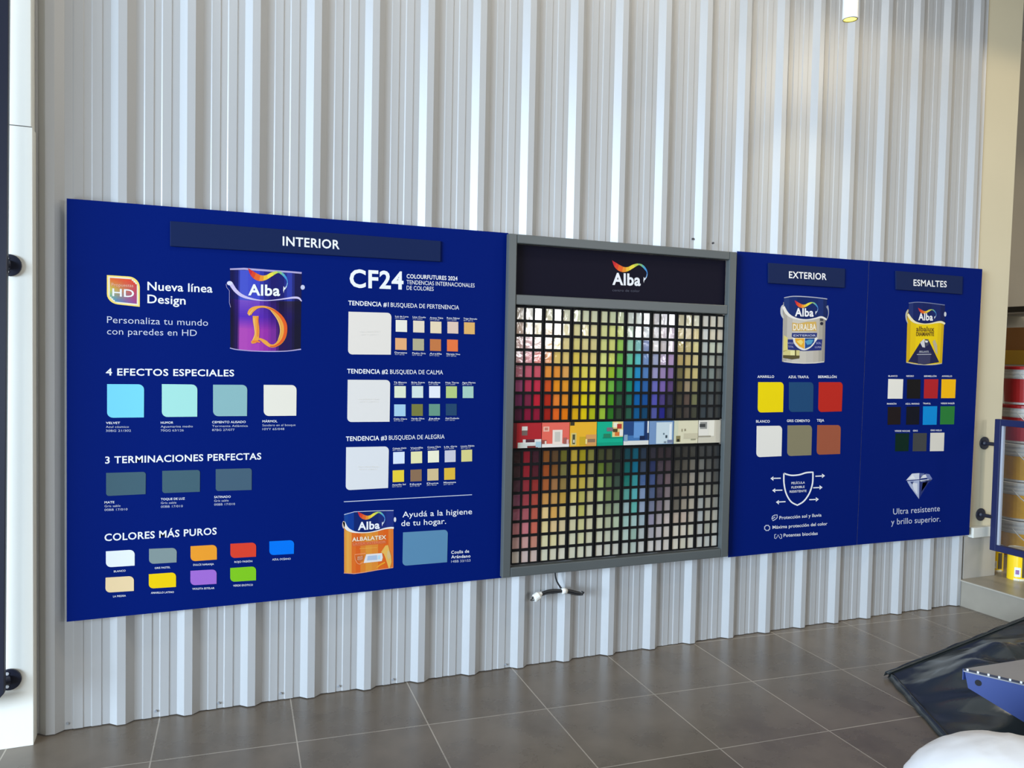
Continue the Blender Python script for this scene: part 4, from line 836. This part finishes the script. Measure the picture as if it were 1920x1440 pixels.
# ------------------------------------------------------------------ gate leaves (navy frames) on both columns
navy = mat('navy_painted_steel', S(30, 38, 84, .9), .45, spec=.35)
dnavy = mat('dark_navy_steel', (.012, .014, .028), .4)
def flange(parent, c, y0, ytip, screws, side_=0.0):
    q = MB(); q.tube([(c.x, y0, c.z), (c.x, y0-.009, c.z)], .041, dnavy, 28); f_ = q.build('flange', parent, bevel=.002)
    q = MB(); q.tube([(c.x, y0-.009, c.z), (c.x-.4*side_, y0-.02, c.z), (c.x-side_, ytip, c.z)], [.018, .013, .0115], dnavy, 14); q.build('bracket_arm', f_)
    for dx, dz in screws:
        q = MB(); q.tube([(c.x+dx, y0-.008, c.z+dz), (c.x+dx, y0-.0115, c.z+dz)], .0062, mat('zinc_screw', (.75, .75, .76), .3, metal=.4), 10); q.build('screw', f_)
# right: glazed low leaf standing off the column, running towards the shop floor
gx = 4.985; gt = .04; y_a, y_b = -.085, -1.15; gz1, gz0 = 1.197, .362
g = empty('glazed_barrier', (gx, (y_a+y_b)/2, gz0), 'blue framed glazed barrier panel fixed to the beige column before the paint pails', 'barrier')
for a, b in (((gx-gt/2, y_a-gt, gz0), (gx+gt/2, y_a, gz1)), ((gx-gt/2, y_b, gz0), (gx+gt/2, y_b+gt, gz1))):
    q = MB(); q.box(a, b, navy); q.build('upright', g, bevel=.003)
for z0_, z1_ in ((gz1-gt, gz1), (gz0, gz0+gt)):
    q = MB(); q.box((gx-gt/2, y_b+gt, z0_), (gx+gt/2, y_a-gt, z1_), navy); q.build('rail', g, bevel=.003)
GL = bpy.data.materials.new('hazy_clear_sheet'); GL.use_nodes = True
n = GL.node_tree.nodes; l = GL.node_tree.links; n.remove(n['Principled BSDF'])
tr = n.new('ShaderNodeBsdfTransparent'); tr.inputs[0].default_value = (.93, .94, .95, 1); gl = n.new('ShaderNodeBsdfGlossy'); gl.inputs['Roughness'].default_value = .03; df = n.new('ShaderNodeBsdfDiffuse'); df.inputs[0].default_value = (.5, .5, .52, 1)
m1 = n.new('ShaderNodeMixShader'); m1.inputs[0].default_value = .015; m2 = n.new('ShaderNodeMixShader'); m2.inputs[0].default_value = .03
l.new(tr.outputs[0], m1.inputs[1]); l.new(df.outputs[0], m1.inputs[2]); l.new(m1.outputs[0], m2.inputs[1]); l.new(gl.outputs[0], m2.inputs[2]); l.new(m2.outputs[0], n['Material Output'].inputs[0])
q = MB(); q.box((gx-.003, y_b+gt, gz0+gt), (gx+.003, y_a-gt, gz1-gt), GL); o = q.build('pane', g); o['label'] = 'clear hazy pane'
q = MB(); q.box((gx-.008, y_a-gt-.014, gz0+gt), (gx+.008, y_a-gt, gz1-gt), mat('pale_glazing_bead', (.42, .43, .47), .4)); o = q.build('glazing_bead', g); o['label'] = 'pale grey glazing bead'
for px, py in ((1847, 831), (1840, 965)):
    c = onY(px, py, -.013); flange(g, Vector((gx, 0, c.z)) if False else Vector((c.x, 0, c.z)), -.004, y_a-.01, [])
# left: tall dark leaf, its hinge side in view
lx1 = onY(9.0, 700, -.16).x
g2 = empty('dark_gate', (lx1-.4, -.165, .22), 'tall dark navy gate leaf fixed to the white post by round flanges', 'gate')
q = MB(); q.prism([onY(11, 1295, -.16), onY(9, 1297, -.16), Vector((onY(15.5, 0, -.16).x-.06, -.16, .25)), Vector((onY(15.5, 0, -.16).x-.06, -.16, 3.4)), Vector((onY(15.5, 0, -.16).x+.008, -.16, 3.4)), onY(15.5, 0, -.16)], -.02, dnavy) if False else None
xt = onY(15.5, 0, -.18).x; xb_ = onY(8.0, 1300, -.18).x; zt = onY(15.5, 0, -.18).z
q = MB(); V = [(xb_-.035, -.18, .21), (xb_, -.18, .25), (xt+(xt-xb_)*.5, -.18, zt+.9), (xt-.03, -.18, zt+.9)]; q.prism(V, .03, dnavy); q.build('upright', g2, bevel=.003)
q = MB(); q.box((xb_-.9, -.178, .21), (xb_-.045, -.142, .25), dnavy); q.build('rail', g2)
q = MB(); q.box((xb_-.9, -.178, zt+.86), (xt-.05, -.142, zt+.9), dnavy); q.build('rail', g2)
q = MB(); q.box((xb_-.94, -.18, .21), (xb_-.9, -.14, zt+.9), dnavy); q.build('upright', g2)
for px, py in ((17, 497), (17, 1275)):
    c = onY(px, py, -.10); flange(g2, c, -.091, -.15, [(-.006, .025), (-.006, -.025)], .055)

# ------------------------------------------------------------------ paint pails and tins behind the barrier
def ring_prof(r0, r1, h):
    return [(r0*.96, 0), (r0, .006), (r0+(r1-r0)*.62, h*.66)]
pw = mat('white_pail_plastic', (.72, .72, .68), .35); py_ = mat('yellow_pail_label', S(232, 178, 28, 1.0), .4, var=.2, vscale=14); pr = mat('red_pail_label', S(178, 34, 34, 1.2), .4); glab = mat('grey_pail_label', (.52, .50, .46), .5, var=.25, vscale=30); ylab = mat('yellow_tin_label', S(248, 192, 20, 1.2), .35)
PX, PY2 = onY(1912, 1000, .30).x, .30
ztop = onY(1912, 686, .2).z; HP = (ztop-HS)/5
def pail(z, body, label, lid, grp='paint pails stacked on the step'):
    c = (PX+random.uniform(-.006, .006), PY2+random.uniform(-.006, .006), z)
    root = empty('paint_pail', c, label, 'paint pail', grp)
    h = HP-.022; r0, r1 = .132, .148
    R = lambda t: r0+(r1-r0)*t
    q = MB(); q.lathe([(0.0001, 0), (R(0), 0), (R(.04), h*.04), (R(.74), h*.74), (R(.75)+.006, h*.75), (R(.79)+.006, h*.79), (R(.8), h*.8), (R(.85), h*.85), (R(.86)+.006, h*.86), (R(.9)+.006, h*.9), (R(.91), h*.91), (R(1), h)], c, pw); q.build('body', root)
    q = MB(); q.lathe([(R(.06)+.0012, h*.06), (R(.72)+.0012, h*.72)], c, body); o = q.build('wrap_label', root)
    if body is pr:
        q2 = MB()
        vs_ = []
        for t in (.16, .56):
            for k in range(13):
                an = math.radians(222+k*7.5); vs_.append((c[0]+(R(t)+.0022)*math.cos(an), c[1]+(R(t)+.0022)*math.sin(an), c[2]+h*t))
        q2.add(vs_, [(k, k+1, 14+k, 13+k) for k in range(12)], glab); q2.build('label_panel', o)
    q = MB(); q.lathe([(R(1)-.006, h-.004), (R(1)+.009, h-.004), (R(1)+.009, h+.014), (R(1)+.004, h+.018), (R(1)-.01, h+.018), (R(1)-.014, h+.012), (.0001, h+.012)], c, lid); q.build('lid', root)
    q = MB(); pts = []
    for k in range(13):
        a = math.pi*k/12; an = math.radians(198+k*9); rr = R(.88)+.014+.012*math.sin(a)
        pts.append((c[0]+rr*math.cos(an), c[1]+rr*math.sin(an), c[2]+h*.86-math.sin(a)*h*.42))
    q.tube(pts, .0042, pw, 8); q.build('bail_handle', root, smooth=True)
rl = mat('red_lid', S(170, 28, 30, 1.2), .35)
pail(HS, py_, 'yellow paint pail at the bottom of the stack, behind the yellow tins', pw)
pail(HS+HP, py_, 'yellow paint pail second up in the stack, behind the barrier pane', pw)
pail(HS+2*HP, py_, 'yellow paint pail third up, directly under the red pails', pw)
pail(HS+3*HP, pr, 'red and white paint pail just above the yellow pails', rl)
pail(HS+4*HP, pr, 'red and white paint pail on top of the stack', rl)
def tin(px, py, r, h, label):
    c = onZ(px, py, HS+.001); c = c+Vector((.0, r*.9, 0))
    root = empty('paint_tin', c, label, 'paint tin', 'small yellow paint tins on the step')
    q = MB(); q.lathe([(.0001, 0), (r, 0), (r+.001, .004), (r, .008), (r, h-.008), (r+.001, h-.004), (r, h)], c, ylab, 28); b_ = q.build('body', root)
    q = MB(); q.lathe([(r, h), (r-.004, h+.003), (r-.008, h-.001), (.0001, h-.001)], c, mat('tin_lid', (.6, .58, .5), .3, metal=.5), 28); q.build('lid', root)
    def patch(a0, a1, z0, z1, M, nm, off):
        q = MB(); vs_ = []
        for z in (z0, z1):
            for k in range(7):
                an = math.radians(a0+(a1-a0)*k/6); vs_.append((c[0]+(r+off)*math.cos(an), c[1]+(r+off)*math.sin(an), c[2]+z*h))
        q.add(vs_, [(k, k+1, 8+k, 7+k) for k in range(6)], M); q.build(nm, b_)
    patch(200, 235, .12, .42, mat('white_tin_panel', (.75, .75, .72), .4), 'label_panel', .0008)
    patch(206, 226, .2, .34, mat('tin_mark', (.25, .12, .3), .4), 'label_mark', .0014)
    patch(242, 272, .1, .75, mat('dark_tin_panel', (.08, .06, .03), .4), 'label_panel', .0008)
    patch(198, 275, .0, .06, mat('white_tin_band', (.7, .68, .6), .4), 'label_band', .0008)
tin(1876, 1071, .057, .165, 'small yellow paint tin beside the beige column, under the barrier frame')
tin(1921, 1089, .057, .20, 'small yellow paint tin nearest the shop floor, standing in front of the other tin')
# shelf behind
shm = mat('grey_shelf_metal', (.36, .34, .31), .45)
shz = onY(1900, 586, .8).z; shx = onY(1893, 590, .8).x
s_ = empty('wall_shelf', (shx+.5, .8, shz), 'grey metal shelf on the wall above the paint pails', 'shelf')
q = MB(); q.box((shx, .62, shz-.012), (6.7, .99, shz), shm); q.build('shelf_board', s_)
q = MB(); q.box((shx, .60, shz-.08), (6.7, .62, shz+.004), shm); q.build('lip', s_)
def carton(xa, xb, z0, z1, y0, y1, M, label, name='carton'):
    q = MB(); q.box((xa, y0, z0), (xb, y1, z1), M); tag(q.build(name, bottom=True, bevel=.003), label, 'box')
yx = onY(1911, 640, .72).x
zt_ = HS+5*HP
s2 = onY(1911, 684, .72).z
q = MB(); q.box((yx-.06, .60, s2-.02), (6.7, .99, s2), shm); lo_ = q.build('shelf_board'); tag(lo_, 'lower grey shelf board on the wall behind the paint pails', 'shelf'); lo_.name = 'wall_shelf.001'
carton(yx, yx+.3, s2, onY(1911, 656, .62).z, .63, .9, mat('ochre_carton', S(150, 120, 30, 1.5), .5), 'ochre yellow carton on the lower shelf behind the paint pails')
carton(yx+.015, yx+.3, onY(1911, 656, .62).z, onY(1911, 612, .62).z, .64, .9, mat('brown_carton', S(120, 82, 40, 1.5), .5), 'brown carton stacked on the ochre carton')
dx_ = onY(1916, 570, .7).x
carton(dx_, dx_+.3, shz, onY(1916, 572, .62).z, .64, .9, mat('black_carton', (.015, .012, .01), .5), 'black box standing on the upper grey shelf')

# ------------------------------------------------------------------ black plastic bag on the floor
BAG = bpy.data.materials.new('black_polythene'); BAG.use_nodes = True
n = BAG.node_tree.nodes; l = BAG.node_tree.links; b = n['Principled BSDF']
b.inputs['Base Color'].default_value = (.026, .032, .034, 1); b.inputs['Roughness'].default_value = .22; b.inputs['Specular IOR Level'].default_value = .8
tc = n.new('ShaderNodeTexCoord'); t = n.new('ShaderNodeTexNoise'); t.inputs['Scale'].default_value = 2.6; t.inputs['Detail'].default_value = 1.5; t.inputs['Distortion'].default_value = 1.6
bp = n.new('ShaderNodeBump'); bp.inputs['Strength'].default_value = .5; bp.inputs['Distance'].default_value = .03
l.new(tc.outputs['Object'], t.inputs['Vector']); l.new(t.outputs['Fac'], bp.inputs['Height']); l.new(bp.outputs['Normal'], b.inputs['Normal'])
A = onZ(1666, 1263, .02); B = onZ(1782, 1392, .012); Cc = onZ(1950, 1148, .20); D = Vector((4.3, -2.05, .012))
def bag_pt(u, v, up):
    """u along the far edge from A, v from A towards the near edge"""
    p = A*(1-u)*(1-v)+Cc*u*(1-v)+B*(1-u)*v+D*u*v
    e = min(u, (1-u)*3); e2 = min(v*.8, 1-v)
    ss = lambda t: (lambda c: c*c*(3-2*c))(max(0, min(1, t)))
    env = ss(e/.35)*ss(e2/.34)
    nz = noise.noise(Vector((p.x*1.7, p.y*1.9, 1.3)))*.05
    q_ = p.x*2.6+p.y*3.4+1.3*noise.noise(Vector((p.x*1.3, p.y*1.3, 5)))
    fold = abs((q_ % 1)-.5)*2
    q2_ = p.x*4.2-p.y*2.1+1.1*noise.noise(Vector((p.x*1.6, p.y*1.6, 8)))
    fold2 = abs((q2_ % 1)-.5)*2
    h = env*(.10+nz+.035*fold+.022*fold2)+.006*fold*ss(e2/.06)
    return Vector((p.x, p.y, p.z+max(.004, h)))
NU, NV = 80, 60
V = [bag_pt(i/NU, j/NV, True) for j in range(NV+1) for i in range(NU+1)]
F = [(j*(NU+1)+i, j*(NU+1)+i+1, (j+1)*(NU+1)+i+1, (j+1)*(NU+1)+i) for j in range(NV) for i in range(NU)]
F = [f[::-1] for f in F]
o0 = len(V)
V += [Vector((p.x, p.y, .003)) for p in V[:o0]]
F += [tuple(o0+a for a in f[::-1]) for f in F[:NU*NV]]
rim = [i for i in range(NU+1)]+[j*(NU+1)+NU for j in range(1, NV+1)]+[NV*(NU+1)+i for i in range(NU-1, -1, -1)]+[j*(NU+1) for j in range(NV-1, 0, -1)]
F += [(rim[k], rim[(k+1) % len(rim)], o0+rim[(k+1) % len(rim)], o0+rim[k]) for k in range(len(rim))]
bagr = empty('black_plastic_bag', ((A+Cc+B+D)/4).xy.to_3d(), 'large black plastic bag lying on the floor tiles before the step', 'bag')
build('bag_film', V, F, BAG, parent=bagr, smooth=True)
# loose hem strips along the two open edges
def hem(a, b, w_, z, nm):
    a = Vector(a); b = Vector(b); d = (b-a).normalized(); s_ = Vector((-d.y, d.x, 0)); V = []; K = 30
    for k in range(K+1):
        p = a+(b-a)*k/K; wob = noise.noise(Vector((k*.35, z*50, 2)))*.008
        V += [(p.x+s_.x*(w_[0]+wob), p.y+s_.y*(w_[0]+wob), max(.006, p.z-.012)), (p.x+s_.x*w_[1], p.y+s_.y*w_[1], p.z+z*.6+abs(wob)), (p.x+s_.x*w_[2], p.y+s_.y*w_[2], p.z+z*.5)]
    F = []
    for k in range(K):
        F += [(3*k, 3*k+3, 3*k+4, 3*k+1), (3*k+1, 3*k+4, 3*k+5, 3*k+2)]
    o = build(nm, V, F, BAG, parent=bagr, smooth=True); sd = o.modifiers.new('s', 'SOLIDIFY'); sd.thickness = .002
hem(A+Vector((-.02, .0, 0)), Cc, (.012, .0, -.016), .012, 'hem')
hem(B, A+Vector((-.01, -.02, 0)), (.012, .0, -.016), .012, 'hem')

# ------------------------------------------------------------------ blue shelf bracket with grey shelf top lying on the bag
ZS = .30
bl_m = mat('blue_painted_steel', S(38, 62, 130, 1.0), .45, spec=.5)
gtop = mat('grey_shelf_top', (.30, .29, .29), .35, var=.15, vscale=5)
a = onZ(1808, 1254, ZS); e_top = onZ(1925, 1281, ZS); fr = onZ(1906, 1239, ZS)
side = (e_top-a).normalized(); front = (fr-a).normalized()
Ls = .75; Lf = .62
sh = empty('display_shelf', (a+side*Ls*.5+front*Lf*.5)-Vector((0, 0, .22)), 'blue steel shelf with a punched edge and grey top resting on the black bag', 'shelf')
def wall_dir(px, py):                              # depth of the tapered side below the top edge, in the plane of the side
    nrm = side.cross(Vector((0, 0, 1))); d = ray(px, py); t_ = (a-CAM).dot(nrm)/d.dot(nrm); return CAM+d*t_
lo1 = wall_dir(1815, 1290); lo2 = wall_dir(1920, 1354)
s1 = (lo1-a).dot(side); s2_ = (lo2-a).dot(side); zA = lo1.z; zB = lo2.z
zend = zA+(zB-zA)*(Ls-s1)/(s2_-s1); zend = max(zend, .085)
out = front*(-.002)
p0 = a.copy(); p1 = a+side*Ls; p2 = Vector((p1.x, p1.y, zend)); p3 = a+side*s1; p3.z = zA
def plate(pts, dirv, th, M, nm, parent):
    n_ = len(pts); q = MB(); P2 = [p+dirv*th for p in pts]
    q.add(list(pts)+P2, [tuple(range(n_)), tuple(range(2*n_-1, n_-1, -1))]+[(i, n_+i, n_+(i+1) % n_, (i+1) % n_) for i in range(n_)], M)
    return q.build(nm, parent)
zmid = lambda s_: zA+(zB-zA)*(s_-s1)/(s2_-s1)
sk = s1+(zend-zA)/((zB-zA)/(s2_-s1)) if zmid(Ls) < zend else Ls
pk = a+side*min(sk, Ls); pk.z = max(zend, zmid(min(sk, Ls)))
pts = [p0, p1, p2, pk, p3] if sk < Ls-.01 else [p0, p1, p2, p3]
bra = plate(pts, front, .004, bl_m, 'side_bracket', sh)
hole = wall_dir(1834.5, 1280.5)
q = MB(); V = []
for k in range(20):
    an = 2*math.pi*k/20; V.append(hole+side*.0125*math.cos(an)+Vector((0, 0, .0125*math.sin(an)))-front*.0008)
q.poly(V, mat('hole_shadow', (.008, .008, .01), .8)); q.build('bolt_hole', bra)
tv = Vector((0, 0, 1))
pts = [a-front*.004, a-front*.004+side*Ls, a+front*Lf+side*Ls, a+front*Lf]
plate([p+Vector((0, 0, .001)) for p in pts], -tv, .012, gtop, 'shelf_top', sh)
# far front lip
plate([a-front*.004-side*.003, a+front*Lf-side*.003, a+front*Lf-side*.003-tv*.045, a-front*.004-side*.003-tv*.045], side, .003, bl_m, 'front_lip', sh)
tooth = mat('white_tooth', (.8, .82, .88), .4); tdark = mat('slot_shadow', (.015, .015, .03), .6)
q = MB()
V = [a-front*.0052+tv*.003, a-front*.0052+side*Ls+tv*.003, a-front*.0052+side*Ls-tv*.006, a-front*.0052-tv*.006]
plate(V, front, .001, tdark, 'punched_edge', sh)
for k in range(int(Ls/.037)):
    c = a+side*(.012+.037*k)-front*.0056
    q = MB(); V = [c+tv*.004, c+side*.007+tv*.004, c+side*.007-tv*.0045, c-tv*.0045]
    plate(V, front, .0008, tooth, 'edge_tooth', sh)
# far bracket under the shelf, carrying it on the floor
pb = a+front*(Lf-.01)
plate([pb, pb+side*Ls, pb+side*Ls-tv*(ZS-.09), pb-tv*.06], front, .004, bl_m, 'side_bracket', sh)

# ------------------------------------------------------------------ white sack in the near corner
ctr = CAM+ray(1884, 1512)*2.46
rx, ry_, rz = .298, .24, .205
V = []; F = []; NA, NB = 64, 40
for j in range(NB+1):
    ph = -math.pi/2+math.pi*j/NB
    for i in range(NA):
        th = 2*math.pi*i/NA
        d = Vector((math.cos(ph)*math.cos(th), math.cos(ph)*math.sin(th), math.sin(ph)))
        k_ = 1+.03*noise.noise(d*2.2+Vector((4, 1, 2)))+.012*noise.noise(d*5+Vector((1, 7, 2)))
        q_ = (d.x*3.1+d.z*2.3+1.4*noise.noise(d*1.7)) % 1
        k_ += .012*(abs(q_-.5)*2)**2
        hz = math.hypot(d.x, d.y); g_ = (hz**.38)/hz if d.z < 0 and hz > 1e-4 else 1.0   # sagging, flat lower half
        lx = d.x*rx*k_*g_; ly = d.y*ry_*k_*g_; lz = d.z*rz*k_
        p = ctr+_r0*lx+_r0.cross(Vector((0, 0, 1)))*(-ly)+Vector((0, 0, lz))
        p.z = max(p.z, .004)
        V.append(p)
for j in range(NB):
    for i in range(NA):
        F.append((j*NA+i, j*NA+(i+1) % NA, (j+1)*NA+(i+1) % NA, (j+1)*NA+i))
o = build('white_sack', V, F, mat('white_plastic_sack', (.80, .79, .79), .5, bump=.25, bscale=7), smooth=True, bottom=True)
tag(o, 'full white sack on the floor in front of the black bag', 'sack')

flush_text()
